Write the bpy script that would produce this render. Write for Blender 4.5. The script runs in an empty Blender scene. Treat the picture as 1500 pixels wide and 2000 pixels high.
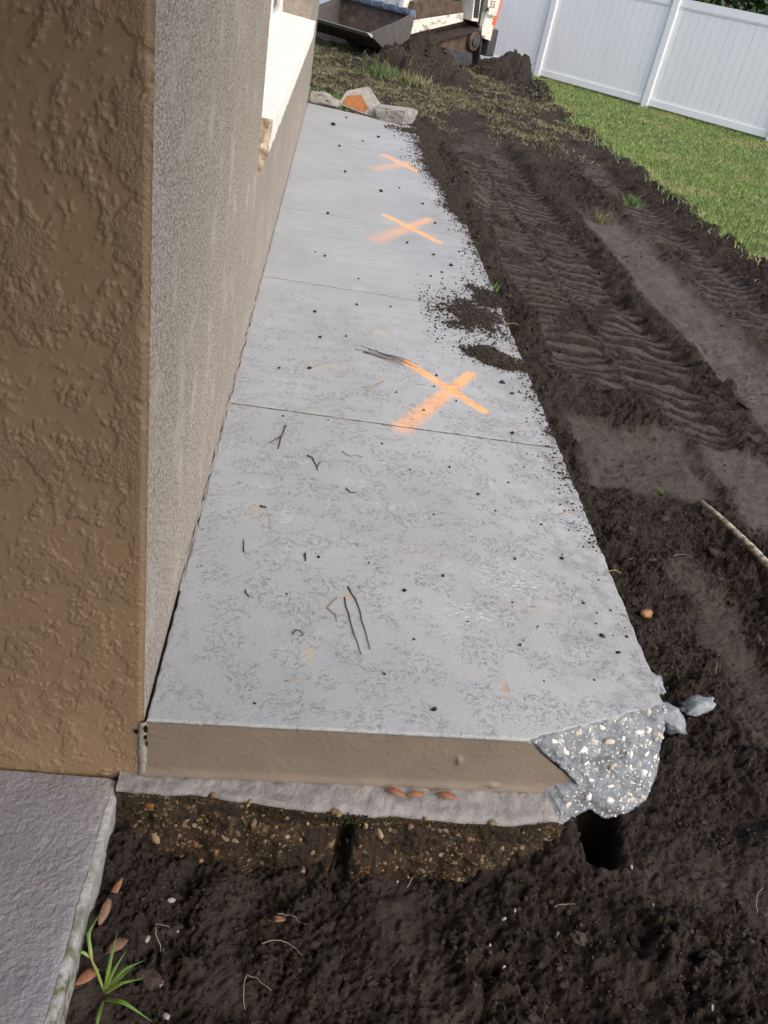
import bpy, bmesh, math, random
import numpy as np
from mathutils import Vector, Matrix
from mathutils.geometry import delaunay_2d_cdt

random.seed(7)
rng = np.random.default_rng(11)
scene = bpy.context.scene
COL = scene.collection
R_ = math.radians

# ------------------------------------------------------------------ camera
cam_d = bpy.data.cameras.new('camera')
cam = bpy.data.objects.new('camera', cam_d)
COL.objects.link(cam)
cam_d.sensor_fit = 'VERTICAL'
cam_d.sensor_height = 24.0
cam_d.lens = 24.0 * 1612.4 / 2000.0
cam_d.clip_start = 0.02
cam_d.clip_end = 2000
cam.matrix_world = Matrix(((0.98444, -0.12281, -0.12568, 0.2254),
                           (-0.03418, 0.56775, -0.82249, -1.1928),
                           (0.17236, 0.81399, 0.55472, 1.4),
                           (0, 0, 0, 1)))
scene.camera = cam

# ------------------------------------------------------------------ sky, sun, exposure
SUN_EL, SUN_AZ = 48.0, 140.0          # degrees; azimuth measured from +Y towards +X
w = bpy.data.worlds.new('World')
scene.world = w
w.use_nodes = True
wn = w.node_tree
sky = wn.nodes.new('ShaderNodeTexSky')
sky.sky_type = 'NISHITA'
sky.sun_disc = False
sky.sun_elevation = R_(SUN_EL)
sky.sun_rotation = R_(SUN_AZ)
sky.air_density = 1.0
sky.dust_density = 4.5
sky.ozone_density = 0.75
bgn = wn.nodes['Background']
bgn.inputs['Strength'].default_value = 0.15
wn.links.new(sky.outputs[0], bgn.inputs['Color'])
sun_d = bpy.data.lights.new('sun', 'SUN')
sun_d.energy = 0.65
sun_d.angle = R_(70)
sun_d.color = (1.0, 0.97, 0.93)
sun = bpy.data.objects.new('sun', sun_d)
COL.objects.link(sun)
sd = Vector((math.sin(R_(SUN_AZ)) * math.cos(R_(SUN_EL)), math.cos(R_(SUN_AZ)) * math.cos(R_(SUN_EL)), math.sin(R_(SUN_EL))))
sun.rotation_euler = (-sd).to_track_quat('-Z', 'Y').to_euler()
sun.location = sd * 30
vs = scene.view_settings
vs.view_transform = 'Standard'
vs.look = 'None'
vs.gamma = 1.0
vs.use_curve_mapping = False
vs.exposure = 0.97
scene.cycles.max_bounces = 5
scene.cycles.diffuse_bounces = 3
scene.cycles.glossy_bounces = 2

# ------------------------------------------------------------------ numpy noise
def _h(ix, iy, seed):
    ix = np.asarray(ix).astype(np.int64).astype(np.uint32)
    iy = np.asarray(iy).astype(np.int64).astype(np.uint32)
    n = ix * np.uint32(374761393) + iy * np.uint32(668265263) + np.uint32((seed * 1274126177) & 0xffffffff)
    n = (n ^ (n >> np.uint32(13))) * np.uint32(1274126177)
    n = n ^ (n >> np.uint32(16))
    n = (n * np.uint32(2246822519)) ^ (n >> np.uint32(15))
    return (n & np.uint32(0xffffff)).astype(np.float64) / 16777216.0

def perlin(x, y, seed=0):
    ix = np.floor(x); iy = np.floor(y)
    fx = x - ix; fy = y - iy
    u = fx * fx * fx * (fx * (fx * 6 - 15) + 10)
    v = fy * fy * fy * (fy * (fy * 6 - 15) + 10)
    def g(ox, oy):
        a = _h(ix + ox, iy + oy, seed) * 2 * np.pi
        return np.cos(a) * (fx - ox) + np.sin(a) * (fy - oy)
    a = g(0, 0) * (1 - u) + g(1, 0) * u
    b = g(0, 1) * (1 - u) + g(1, 1) * u
    return (a * (1 - v) + b * v) * 1.5

def fbm(x, y, octv=4, seed=0, gain=0.5):
    s = 0.0; a = 1.0; t = 0.0
    for o in range(octv):
        s = s + a * perlin(x * 2 ** o + 17.3 * o, y * 2 ** o - 9.1 * o, seed + o)
        t += a; a *= gain
    return s / t

def worley(x, y, seed=0):
    ix = np.floor(x); iy = np.floor(y)
    best = np.full(np.shape(x), 9.0); bid = np.zeros(np.shape(x))
    for ox in (-1, 0, 1):
        for oy in (-1, 0, 1):
            cx = ix + ox; cy = iy + oy
            px = cx + _h(cx, cy, seed); py = cy + _h(cx, cy, seed + 31)
            d = np.hypot(px - x, py - y)
            m = d < best
            best = np.where(m, d, best)
            bid = np.where(m, _h(cx, cy, seed + 77), bid)
    return best, bid

def sst(a, b, x):
    t = np.clip((x - a) / (b - a), 0, 1)
    return t * t * (3 - 2 * t)

def band(x, a, b, s):
    return sst(a - s, a + s, x) * (1 - sst(b - s, b + s, x))

# ------------------------------------------------------------------ mesh helpers
def np_mesh(name, verts, faces, smooth=True, attrs=None):
    verts = np.asarray(verts, dtype=np.float32)
    faces = np.asarray(faces, dtype=np.int32)
    k = faces.shape[1]
    me = bpy.data.meshes.new(name)
    me.vertices.add(len(verts))
    me.vertices.foreach_set('co', verts.ravel())
    me.loops.add(faces.size)
    me.loops.foreach_set('vertex_index', faces.ravel())
    me.polygons.add(len(faces))
    me.polygons.foreach_set('loop_start', np.arange(0, faces.size, k, dtype=np.int32))
    me.polygons.foreach_set('loop_total', np.full(len(faces), k, dtype=np.int32))
    if smooth:
        me.polygons.foreach_set('use_smooth', np.ones(len(faces), dtype=bool))
    me.update(calc_edges=True)
    if attrs:
        for an, av in attrs.items():
            at = me.attributes.new(an, 'FLOAT', 'POINT')
            at.data.foreach_set('value', np.asarray(av, dtype=np.float32))
    return me

def grid_faces(nx, ny, off=0):
    i = np.arange(nx - 1)[None, :]; j = np.arange(ny - 1)[:, None]
    a = j * nx + i
    return np.stack([a, a + 1, a + nx + 1, a + nx], -1).reshape(-1, 4) + off

def add_obj(name, me, mat=None, parent=None, label=None, cat=None, group=None, kind=None, loc=None, rot=None, scale=None):
    o = bpy.data.objects.new(name, me)
    COL.objects.link(o)
    if mat is not None and me is not None and len(me.materials) == 0:
        me.materials.append(mat)
    if parent is not None: o.parent = parent
    if label: o['label'] = label
    if cat: o['category'] = cat
    if group: o['group'] = group
    if kind: o['kind'] = kind
    if loc is not None: o.location = loc
    if rot is not None: o.rotation_euler = rot
    if scale is not None: o.scale = scale
    return o

def empty(name, loc=(0, 0, 0), rz=0.0, **kw):
    o = add_obj(name, None, None, **kw)
    o.location = loc; o.rotation_euler = (0, 0, rz)
    o.empty_display_size = 0.1
    return o

def bm_mesh(name, bm, smooth=False):
    bmesh.ops.recalc_face_normals(bm, faces=bm.faces)
    me = bpy.data.meshes.new(name)
    bm.to_mesh(me); bm.free()
    if smooth:
        me.polygons.foreach_set('use_smooth', np.ones(len(me.polygons), dtype=bool))
    return me

def bbox(bm, lo, hi, bev=0.0):
    r = bmesh.ops.create_cube(bm, size=1.0)
    vs_ = r['verts']
    for v in vs_:
        v.co = Vector([(lo[i] + hi[i]) / 2 + v.co[i] * (hi[i] - lo[i]) for i in range(3)])
    if bev > 0:
        es = list({e for v in vs_ for e in v.link_edges})
        bmesh.ops.bevel(bm, geom=es, offset=bev, segments=2, profile=0.6, affect='EDGES')

def box_mesh(name, lo, hi, bev=0.0):
    bm = bmesh.new(); bbox(bm, lo, hi, bev)
    return bm_mesh(name, bm)

def prism(bm, prof, a, b, axis='y', bev=0.0):
    """profile of (u, w) extruded along one axis from a to b"""
    def P(u, w_, t):
        return {'y': (u, t, w_), 'x': (t, u, w_), 'z': (u, w_, t)}[axis]
    va = [bm.verts.new(P(u, w_, a)) for u, w_ in prof]
    vb = [bm.verts.new(P(u, w_, b)) for u, w_ in prof]
    n = len(prof)
    fs = [bm.faces.new(va), bm.faces.new(list(reversed(vb)))]
    for i in range(n):
        fs.append(bm.faces.new((va[i], vb[i], vb[(i + 1) % n], va[(i + 1) % n])))
    if bev > 0:
        es = list({e for f in fs for e in f.edges})
        bmesh.ops.bevel(bm, geom=es, offset=bev, segments=2, profile=0.6, affect='EDGES')

def prism_mesh(name, prof, a, b, axis='y', bev=0.0):
    bm = bmesh.new(); prism(bm, prof, a, b, axis, bev)
    return bm_mesh(name, bm)

def tube_np(pts, rad, seg=6, cap=True):
    pts = [Vector(p) for p in pts]
    n = len(pts)
    if not hasattr(rad, '__len__'): rad = [rad] * n
    V = []; F = []
    for i, p in enumerate(pts):
        t = (pts[min(i + 1, n - 1)] - pts[max(i - 1, 0)]).normalized()
        up = Vector((0, 0, 1)) if abs(t.z) < 0.9 else Vector((1, 0, 0))
        a = t.cross(up).normalized(); b = a.cross(t)
        for k in range(seg):
            an = 2 * math.pi * k / seg
            V.append(p + (a * math.cos(an) + b * math.sin(an)) * rad[i])
    for i in range(n - 1):
        for k in range(seg):
            k2 = (k + 1) % seg
            F.append((i * seg + k, i * seg + k2, (i + 1) * seg + k2, (i + 1) * seg + k))
    if cap:
        F.append(tuple(range(seg - 1, -1, -1)))
        F.append(tuple((n - 1) * seg + k for k in range(seg)))
    return V, F

def tube_mesh(name, pts, rad, seg=6):
    V, F = tube_np(pts, rad, seg)
    me = bpy.data.meshes.new(name)
    me.from_pydata([tuple(v) for v in V], [], F)
    me.polygons.foreach_set('use_smooth', np.ones(len(F), dtype=bool))
    return me

def ico(sub):
    bm = bmesh.new()
    bmesh.ops.create_icosphere(bm, subdivisions=sub, radius=1.0)
    V = np.array([v.co[:] for v in bm.verts]); F = np.array([[v.index for v in f.verts] for f in bm.faces])
    bm.free()
    return V, F
ICO1 = ico(1); ICO2 = ico(2); ICO3 = ico(3)

def lumpy(base, seed, amp=0.3, freq=1.3, flat=(1, 1, 1), facet=0.0):
    V, F = base
    n = 0
    for o in range(3):
        fr = freq * 2 ** o
        n = n + (perlin(V[:, 0] * fr + seed * 3.7 + V[:, 2] * fr * .6, V[:, 1] * fr - seed * 1.9 + V[:, 2] * fr * .8, seed + o)) * .55 ** o
    V2 = V * (1 + amp * n)[:, None]
    if facet > 0:                       # chip flat faces off, as broken stone has
        r = np.random.default_rng(seed + 100)
        for _ in range(9):
            d = r.normal(size=3); d /= np.linalg.norm(d)
            c = 1 - facet * r.random()
            dd = V2 @ d
            m = dd > c
            V2[m] -= np.outer(dd[m] - c * 0.98, d) 
    return V2 * np.array(flat), F

def scatter_mesh(name, pos, size, variants, smooth=False, rg=rng):
    """many small lumps merged into one mesh"""
    N = len(pos)
    k = rg.integers(0, len(variants), N)
    VV = []; FF = []; AA = []; off = 0
    for vi, (V, F) in enumerate(variants):
        idx = np.where(k == vi)[0]
        if len(idx) == 0: continue
        a = rg.random(len(idx)) * 2 * np.pi
        c, s = np.cos(a), np.sin(a)
        sc = size[idx]
        if np.ndim(sc) == 1: sc = np.stack([sc, sc, sc], 1)
        X = V[None, :, 0] * sc[:, 0:1]; Y = V[None, :, 1] * sc[:, 1:2]; Z = V[None, :, 2] * sc[:, 2:3]
        P = np.stack([X * c[:, None] - Y * s[:, None], X * s[:, None] + Y * c[:, None], Z], -1) + pos[idx][:, None, :]
        f = F[None] + (np.arange(len(idx)) * len(V))[:, None, None] + off
        VV.append(P.reshape(-1, 3)); FF.append(f.reshape(-1, 3)); off += len(idx) * len(V)
        AA.append(np.repeat(rg.random(len(idx)), len(V)))
    return np_mesh(name, np.concatenate(VV), np.concatenate(FF), smooth, {'tint': np.concatenate(AA)})

def blades_mesh(name, base, height, width, lean, rg=rng, flop=None, segs=2):
    """grass blades: bent tapering strips merged into one mesh"""
    N = len(base)
    a = rg.random(N) * 2 * np.pi
    ba = rg.random(N) * 2 * np.pi
    tint = rg.random(N)
    dx = np.cos(ba) * lean * height; dy = np.sin(ba) * lean * height
    wx = np.cos(a) * width / 2; wy = np.sin(a) * width / 2
    rows = []
    for s in range(segs + 1):
        t = s / segs
        wd = (1 - t) ** 0.7 if s < segs else 0.0
        cx = base[:, 0] + dx * t * t; cy = base[:, 1] + dy * t * t
        cz = base[:, 2] + height * t * (1 - 0.35 * np.clip(lean, 0, 1.6) * t)
        if s < segs:
            rows.append(np.stack([cx - wx * wd, cy - wy * wd, cz], -1))
            rows.append(np.stack([cx + wx * wd, cy + wy * wd, cz], -1))
        else:
            rows.append(np.stack([cx, cy, cz], -1))
    nv = 2 * segs + 1
    V = np.stack(rows, 1)
    fs = []
    for s in range(segs - 1):
        fs += [(2 * s, 2 * s + 1, 2 * s + 3), (2 * s, 2 * s + 3, 2 * s + 2)]
    fs.append((2 * segs - 2, 2 * segs - 1, 2 * segs))
    F = np.array(fs)[None] + (np.arange(N) * nv)[:, None, None]
    hh = np.tile(np.array([s / segs for s in range(segs) for _ in (0, 1)] + [1.0]), N)
    return np_mesh(name, V.reshape(-1, 3), F.reshape(-1, 3), True, {'tint': np.repeat(tint, nv), 'along': hh})

# ------------------------------------------------------------------ material helper
class NT:
    def __init__(self, name, rough=0.8, spec=0.4):
        self.m = bpy.data.materials.new(name)
        self.m.use_nodes = True
        self.t = self.m.node_tree
        self.b = self.t.nodes['Principled BSDF']
        self.b.inputs['Roughness'].default_value = rough
        self.b.inputs['Specular IOR Level'].default_value = spec
        g = self.n('ShaderNodeNewGeometry')
        self.pos = g.outputs['Position']
        self.nrm = None
        self._xyz = None; self._wob = {}
    def n(self, t, **kw):
        nd = self.t.nodes.new(t)
        for k, v in kw.items(): setattr(nd, k, v)
        return nd
    def put(self, sock, v):
        if isinstance(v, bpy.types.NodeSocket): self.t.links.new(v, sock)
        elif isinstance(v, (tuple, list)) and len(v) == 3 and sock.type == 'RGBA': sock.default_value = (*v, 1)
        else: sock.default_value = v
    def math(self, op, a, b=0.0, c=0.0, clamp=False):
        nd = self.n('ShaderNodeMath', operation=op, use_clamp=clamp)
        for i, v in enumerate((a, b, c)): self.put(nd.inputs[i], v)
        return nd.outputs[0]
    def map(self, scale=(1, 1, 1), loc=(0, 0, 0), rot=(0, 0, 0), vec=None):
        nd = self.n('ShaderNodeMapping')
        self.put(nd.inputs['Vector'], vec or self.pos)
        nd.inputs['Scale'].default_value = scale; nd.inputs['Location'].default_value = loc; nd.inputs['Rotation'].default_value = rot
        return nd.outputs[0]
    def noise(self, scale, detail=4, rough=0.55, vec=None, dist=0.0, col=False):
        nd = self.n('ShaderNodeTexNoise')
        self.put(nd.inputs['Vector'], vec or self.pos)
        nd.inputs['Scale'].default_value = scale; nd.inputs['Detail'].default_value = detail
        nd.inputs['Roughness'].default_value = rough; nd.inputs['Distortion'].default_value = dist
        return nd.outputs['Color' if col else 'Fac']
    def vor(self, scale, vec=None, feat='F1', out='Distance', rnd=1.0):
        nd = self.n('ShaderNodeTexVoronoi', feature=feat)
        self.put(nd.inputs['Vector'], vec or self.pos)
        nd.inputs['Scale'].default_value = scale; nd.inputs['Randomness'].default_value = rnd
        return nd.outputs[out]
    def ss(self, a, b, x):
        nd = self.n('ShaderNodeMapRange', interpolation_type='SMOOTHSTEP')
        self.put(nd.inputs[0], x)
        nd.inputs[1].default_value = a; nd.inputs[2].default_value = b
        return nd.outputs[0]
    def ramp(self, x, *stops):
        nd = self.n('ShaderNodeValToRGB')
        self.put(nd.inputs[0], x)
        cr = nd.color_ramp
        while len(cr.elements) < len(stops): cr.elements.new(0.5)
        for e, (p, c) in zip(cr.elements, stops): e.position = p; e.color = (*c, 1)
        return nd.outputs[0]
    def mix(self, f, a, b, mode='MIX'):
        nd = self.n('ShaderNodeMix', data_type='RGBA', blend_type=mode)
        self.put(nd.inputs[0], f); self.put(nd.inputs[6], a); self.put(nd.inputs[7], b)
        return nd.outputs[2]
    def attr(self, name):
        nd = self.n('ShaderNodeAttribute', attribute_name=name)
        return nd.outputs['Fac']
    def bump(self, h, dist=0.002, strength=1.0):
        nd = self.n('ShaderNodeBump')
        nd.inputs['Distance'].default_value = dist
        self.put(nd.inputs['Strength'], strength)
        self.put(nd.inputs['Height'], h)
        if self.nrm is not None: self.t.links.new(self.nrm, nd.inputs['Normal'])
        self.nrm = nd.outputs[0]
        return self
    def xyz(self, vec=None):
        if vec is None and self._xyz is not None: return self._xyz
        nd = self.n('ShaderNodeSeparateXYZ'); self.put(nd.inputs[0], vec or self.pos)
        if vec is None: self._xyz = nd.outputs
        return nd.outputs
    def blob(self, x, y, r, soft=0.6, wob=0.5, axis=(1, 1)):
        """soft irregular spot on the horizontal plane"""
        X, Y, Z = self.xyz()
        dx = self.math('DIVIDE', self.math('SUBTRACT', X, x), axis[0]); dy = self.math('DIVIDE', self.math('SUBTRACT', Y, y), axis[1])
        d = self.math('SQRT', self.math('ADD', self.math('MULTIPLY', dx, dx), self.math('MULTIPLY', dy, dy)))
        sc = 18 if r > .06 else 40
        if sc not in self._wob: self._wob[sc] = self.noise(sc, 2)
        nz = self._wob[sc]
        d = self.math('ADD', d, self.math('MULTIPLY', self.math('SUBTRACT', nz, .5), wob * 2 * r))
        return self.ss(r, r * (1 - soft), d)
    def seg(self, a, b, width, soft, fade=1.0):
        """spray-paint stroke: distance to a segment in XY"""
        X, Y, Z = self.xyz()
        ax, ay = a; bx, by = b
        L2 = (bx - ax) ** 2 + (by - ay) ** 2
        px = self.math('SUBTRACT', X, ax); py = self.math('SUBTRACT', Y, ay)
        t = self.math('DIVIDE', self.math('ADD', self.math('MULTIPLY', px, bx - ax), self.math('MULTIPLY', py, by - ay)), L2, clamp=True)
        ex = self.math('SUBTRACT', px, self.math('MULTIPLY', t, bx - ax)); ey = self.math('SUBTRACT', py, self.math('MULTIPLY', t, by - ay))
        d = self.math('SQRT', self.math('ADD', self.math('MULTIPLY', ex, ex), self.math('MULTIPLY', ey, ey)))
        wd = self.math('MULTIPLY_ADD', t, (width * fade - width), width)       # stroke widens along its length
        e = self.math('DIVIDE', d, wd)
        m = self.ss(1.0, soft, e)
        if fade > 1: m = self.math('MULTIPLY', m, self.math('MULTIPLY_ADD', t, -(1 - 1 / fade), 1.0))
        return m
    def done(self, color=None, rough=None):
        if color is not None: self.put(self.b.inputs['Base Color'], color)
        if rough is not None: self.put(self.b.inputs['Roughness'], rough)
        if self.nrm is not None: self.t.links.new(self.nrm, self.b.inputs['Normal'])
        return self.m

def simple(name, col, rough=0.7, spec=0.4, var=0.25, scale=20, bump=0.0, metal=0.0):
    k = NT(name, rough, spec)
    nz = k.noise(scale, 5, .6)
    c1 = tuple(c * (1 - var) for c in col); c2 = tuple(min(1, c * (1 + var)) for c in col)
    c = k.ramp(nz, (.3, c1), (.7, c2))
    k.b.inputs['Metallic'].default_value = metal
    if bump > 0: k.bump(k.noise(scale * 6, 4), bump)
    return k.done(c)

# --- stucco paint
k = NT('brown_stucco', 0.5, 0.45)
tone = k.noise(2.2, 3)
c = k.ramp(tone, (.3, (.208, .140, .086)), (.7, (.250, .168, .104)))
c = k.mix(k.ss(.62, .75, k.noise(40, 5)), c, (.25, .18, .11))
k.bump(k.noise(420, 3, .6), .0009, .6)
k.bump(k.noise(230, 3, .65), .0032, k.attr('patch'))
M_BROWN = k.done(c, k.math('MULTIPLY_ADD', k.noise(30, 3), .25, .36))

k = NT('side_stucco', 0.5, 0.5)
v1 = k.map((1, .5, 1.0))
pit = k.ss(.51, .58, k.noise(210, 3, .6, v1))
pit2 = k.ss(.54, .60, k.noise(110, 4, .6, k.map((1, .5, .7))))
patch = k.ss(.25, .50, k.noise(7, 3))
pits = k.math('MULTIPLY', k.math('MAXIMUM', pit, k.math('MULTIPLY', pit2, .7)), patch)
c = k.ramp(k.noise(2.0, 3), (.3, (.37, .332, .283)), (.7, (.445, .402, .348)))  # paler than the front's brown paint: sky sheen is put into this colour
c = k.mix(k.math('MULTIPLY', pits, .85), c, (.16, .10, .055))
k.bump(pits, .003, .8); k.nrm = k.nrm
k.bump(k.noise(300, 3, .6), .0012, .7)
M_SIDE = k.done(c, k.math('MULTIPLY_ADD', pits, .3, .42))

k = NT('cream_stucco', 0.75, 0.4)
c = k.ramp(k.noise(14, 4), (.3, (.74, .72, .67)), (.7, (.84, .83, .80)))
k.bump(k.noise(160, 4, .6), .003, .8)
M_SILL = k.done(c)
k = NT('weathered_sill_end', 0.8, 0.3)
c = k.ramp(k.noise(40, 4, .6, k.map((1, 1, .3))), (.35, (.24, .18, .11)), (.7, (.62, .55, .43)))
k.bump(k.noise(90, 4), .006)
M_SILLEND = k.done(c)

# --- walkway concrete with spray paint, stains and pits
k = NT('walkway_concrete', 0.55, 0.45)
X, Y, Z = k.xyz()
big = k.noise(1.7, 4, .6)
c = k.ramp(big, (.3, (.272, .287, .294)), (.7, (.350, .366, .374)))
streak = k.noise(9, 5, .65, k.map((.35, 2.2, 1), rot=(0, 0, .12)))
far = k.ss(1.4, 3.2, Y)
c = k.mix(k.math('MULTIPLY', k.ss(.5, .75, streak), k.math('MULTIPLY_ADD', far, .45, .15)), c, (.24, .235, .225))
c = k.mix(k.math('MULTIPLY', k.ss(.58, .8, k.noise(5, 5, .6)), .5), c, (.50, .51, .515))
# crusty pits of the knock-down finish, strong near the front
cr = k.noise(85, 3, .62, k.map((1, 1.2, 1)), .5)
edge = k.math('ABSOLUTE', k.math('SUBTRACT', cr, .5))
crack = k.math('MULTIPLY', k.ss(.030, .004, edge), k.ss(.42, .58, k.noise(55, 2)))
crmask = k.math('MULTIPLY', k.ss(.42, .6, k.noise(11, 3)), k.math('MULTIPLY_ADD', far, -.75, 1.0))
crk = k.math('MULTIPLY', crack, crmask)
c = k.mix(k.math('MULTIPLY', crk, .32), c, (.17, .16, .145))
# white scuffs
sc1 = k.ss(.52, .62, k.noise(75, 3, .6, k.map((.6, 1.8, 1)))); sc2 = k.ss(.36, .6, k.noise(60, 4))
for (x, y, r, ax) in ((.17, .95, .05, (1.3, .8)), (.25, .80, .05, (.6, 1.5)), (.45, 1.03, .06, (1.6, .6)), (.27, 1.11, .04, (1.2, .7)), (.55, .92, .05, (1.5, .6)), (.9, .62, .14, (1.2, .9)), (.78, .45, .1, (1.3, .7)), (.16, 3.7, .06, (1.4, .6)), (.2, 2.6, .1, (1.2, 1))):
    mk = k.math('MULTIPLY', k.blob(x, y, r, .8, .6, ax), sc1)
    c = k.mix(k.math('MULTIPLY', mk, .5), c, (.62, .63, .64))
# rust and tannin stains
for (x, y, r, ax, col, am) in ((.815, .195, .03, (.7, 1.5), (.36, .20, .09), .75), (.727, .25, .025, (.6, 1.5), (.40, .28, .15), .55), (.337, .25, .035, (.6, 1.6), (.42, .33, .19), .6), (.43, .465, .03, (1, .7), (.45, .27, .13), .7),
                               (.57, 2.31, .08, (1.3, .7), (.45, .38, .27), .6), (.347, 1.87, .09, (1.6, .6), (.44, .37, .26), .5), (.16, .79, .05, (.8, 1.4), (.43, .34, .22), .55), (.95, .5, .09, (1.4, .6), (.45, .36, .26), .35), (.62, .7, .12, (1.4, .5), (.44, .38, .3), .3), (.9, 1.2, .03, (1, .8), (.42, .27, .27), .5), (1.0, .55, .05, (1, .8), (.40, .32, .36), .4)):
    mk = k.math('MULTIPLY', k.blob(x, y, r, .9, .7, ax), sc2)
    c = k.mix(k.math('MULTIPLY', mk, am), c, col)
# brown dust thrown along the open edge
dust = k.math('MULTIPLY', k.ss(.82, 1.24, X), k.ss(.42, .66, k.noise(16, 6, .7)))
c = k.mix(k.math('MULTIPLY', dust, .55), c, (.15, .125, .105))
# fine specks
sp = k.math('MULTIPLY', k.ss(.16, .09, k.vor(70)), k.ss(.5, .62, k.noise(6, 3)))
c = k.mix(k.math('MULTIPLY', sp, .7), c, (.09, .08, .07))
# orange survey crosses
OR = (.88, .40, .14)
grain = k.ss(.30, .55, k.noise(140, 4, .7))
for (a, b, wd, so, fd, am) in (((.675, 2.03), (.965, 1.67), .036, .15, 1.0, .95), ((.955, 2.0), (.63, 1.44), .038, .1, 1.8, .95),
                           ((.67, 4.30), (.982, 3.894), .045, .15, 1.0, .9), ((.967, 4.385), (.60, 3.72), .055, .05, 1.9, .62),
                           ((.983, 5.774), (.735, 6.185), .055, .1, 1.3, .8), ((.937, 6.054), (.646, 5.604), .06, .05, 1.8, .5)):
    m = k.seg(a, b, wd, so, fd)
    m = k.math('MULTIPLY', m, k.math('MULTIPLY', k.math('MULTIPLY_ADD', grain, .45, .55), am))
    c = k.mix(m, c, OR)
k.bump(crk, .0022, .9)
k.bump(cr, .004, .5)
k.bump(k.noise(230, 3, .6), .0011, .6)
M_WALK = k.done(c, k.math('MULTIPLY_ADD', k.noise(12, 3), .25, .42))

k = NT('joint_sand', 0.95, 0.2)
M_JOINT = k.done(k.ramp(k.noise(120, 4), (.3, (.035, .030, .025)), (.7, (.20, .18, .155))))

k = NT('painted_riser', 0.55, 0.4)
c = k.ramp(k.noise(6, 4), (.3, (.165, .134, .106)), (.7, (.205, .167, .131)))
c = k.mix(k.math('MULTIPLY', k.ss(.64, .74, k.noise(60, 4)), .4), c, (.28, .25, .21))
k.bump(k.noise(40, 4, .6, k.map((.25, 1, 3))), .0010, .4)
k.bump(k.noise(330, 3), .001, .6)
M_RISER = k.done(c)

k = NT('ledge_concrete', 0.7, 0.35)
c = k.ramp(k.noise(20, 5, .65), (.3, (.15, .145, .142)), (.7, (.25, .245, .245)))
c = k.mix(k.ss(.17, .1, k.vor(120)), c, (.08, .075, .07))
k.bump(k.noise(110, 4, .65), .004, .9)
M_LEDGE = k.done(c)

k = NT('sidewalk_paint', 0.55, 0.45)
c = k.ramp(k.noise(7, 4), (.3, (.185, .182, .198)), (.7, (.235, .23, .25)))
c = k.mix(k.math('MULTIPLY', k.ss(.12, .05, k.vor(48)), k.ss(.56, .62, k.noise(13, 2))), c, (.5, .5, .5))
c = k.mix(k.math('MULTIPLY', k.ss(.60, .7, k.noise(18, 4)), .5), c, (.27, .23, .22))
k.bump(k.noise(75, 4, .6), .008, .9)
k.bump(k.noise(260, 3), .0015, .7)
M_SIDEWALK = k.done(c)
k = NT('sidewalk_edge_concrete', 0.8, 0.3)
X, Y, Z = k.xyz()
c = k.ramp(k.noise(45, 5, .65), (.3, (.20, .195, .185)), (.7, (.38, .385, .39)))
gm = k.math('MULTIPLY', k.ss(-.12, -.45, Y), k.ss(.42, .62, k.noise(30, 4)))
c = k.mix(gm, c, (.10, .11, .05))
k.bump(k.noise(90, 4, .65), .006, .9)
M_SWEDGE = k.done(c)

# --- broken concrete: blue-grey paste, pale shell and limestone aggregate
k = NT('fresh_broken_concrete', 0.75, 0.35)
c = k.ramp(k.noise(38, 6, .7), (.30, (.120, .138, .160)), (.70, (.325, .354, .386)))
ag = k.ss(.34, .24, k.vor(95, k.map((1, 1, 1), vec=None)))
c = k.mix(k.math('MULTIPLY', ag, k.ss(.5, .65, k.noise(25, 2))), c, (.45, .44, .42))
k.bump(k.noise(120, 5, .7), .010, 1.0)
M_FRESH = k.done(c)
k = NT('dirty_footing_concrete', 0.9, 0.25)
X, Y, Z = k.xyz()
c = k.ramp(k.noise(26, 6, .7), (.3, (.014, .010, .007)), (.55, (.042, .029, .018)), (.78, (.14, .105, .065)))
am = k.ss(.40, .56, k.noise(9, 3))
for sc, lim in ((62, .40), (125, .40)):
    vd = k.vor(sc, k.map((1, 1, 1.35)), out='Distance'); vc = k.vor(sc, k.map((1, 1, 1.35)), out='Color')
    rnd = k.n('ShaderNodeSeparateColor'); k.put(rnd.inputs[0], vc)
    stm = k.math('MULTIPLY', k.math('MULTIPLY', k.ss(lim, lim - .1, vd), k.ss(.45, .5, rnd.outputs[0])), am)
    c = k.mix(k.math('MULTIPLY', stm, .85), c, k.ramp(rnd.outputs[1], (.0, (.075, .038, .014)), (.4, (.17, .085, .03)), (.75, (.26, .185, .10)), (1.0, (.36, .31, .24))))
k.bump(k.noise(70, 6, .7), .020, 1.0)
M_FOOT = k.done(c)
M_FRAG = simple('pale_blue_fragment', (.23, .255, .28), .75, .35, .45, 45, .006)
M_STONE = [simple('pale_aggregate_a', (.60, .57, .52), .6, .4, .2, 60, .002), simple('pale_aggregate_b', (.50, .45, .38), .65, .4, .2, 60, .002),
           simple('pale_aggregate_c', (.70, .69, .67), .55, .4, .12, 60, .002), simple('brown_aggregate', (.25, .175, .095), .7, .35, .3, 60, .002)]
M_DIRTSTONE = simple('dirty_aggregate', (.16, .115, .07), .8, .3, .55, 50, .003)
M_RUSTSTONE = simple('rusty_aggregate', (.17, .085, .03), .75, .3, .4, 60, .002)

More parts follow.
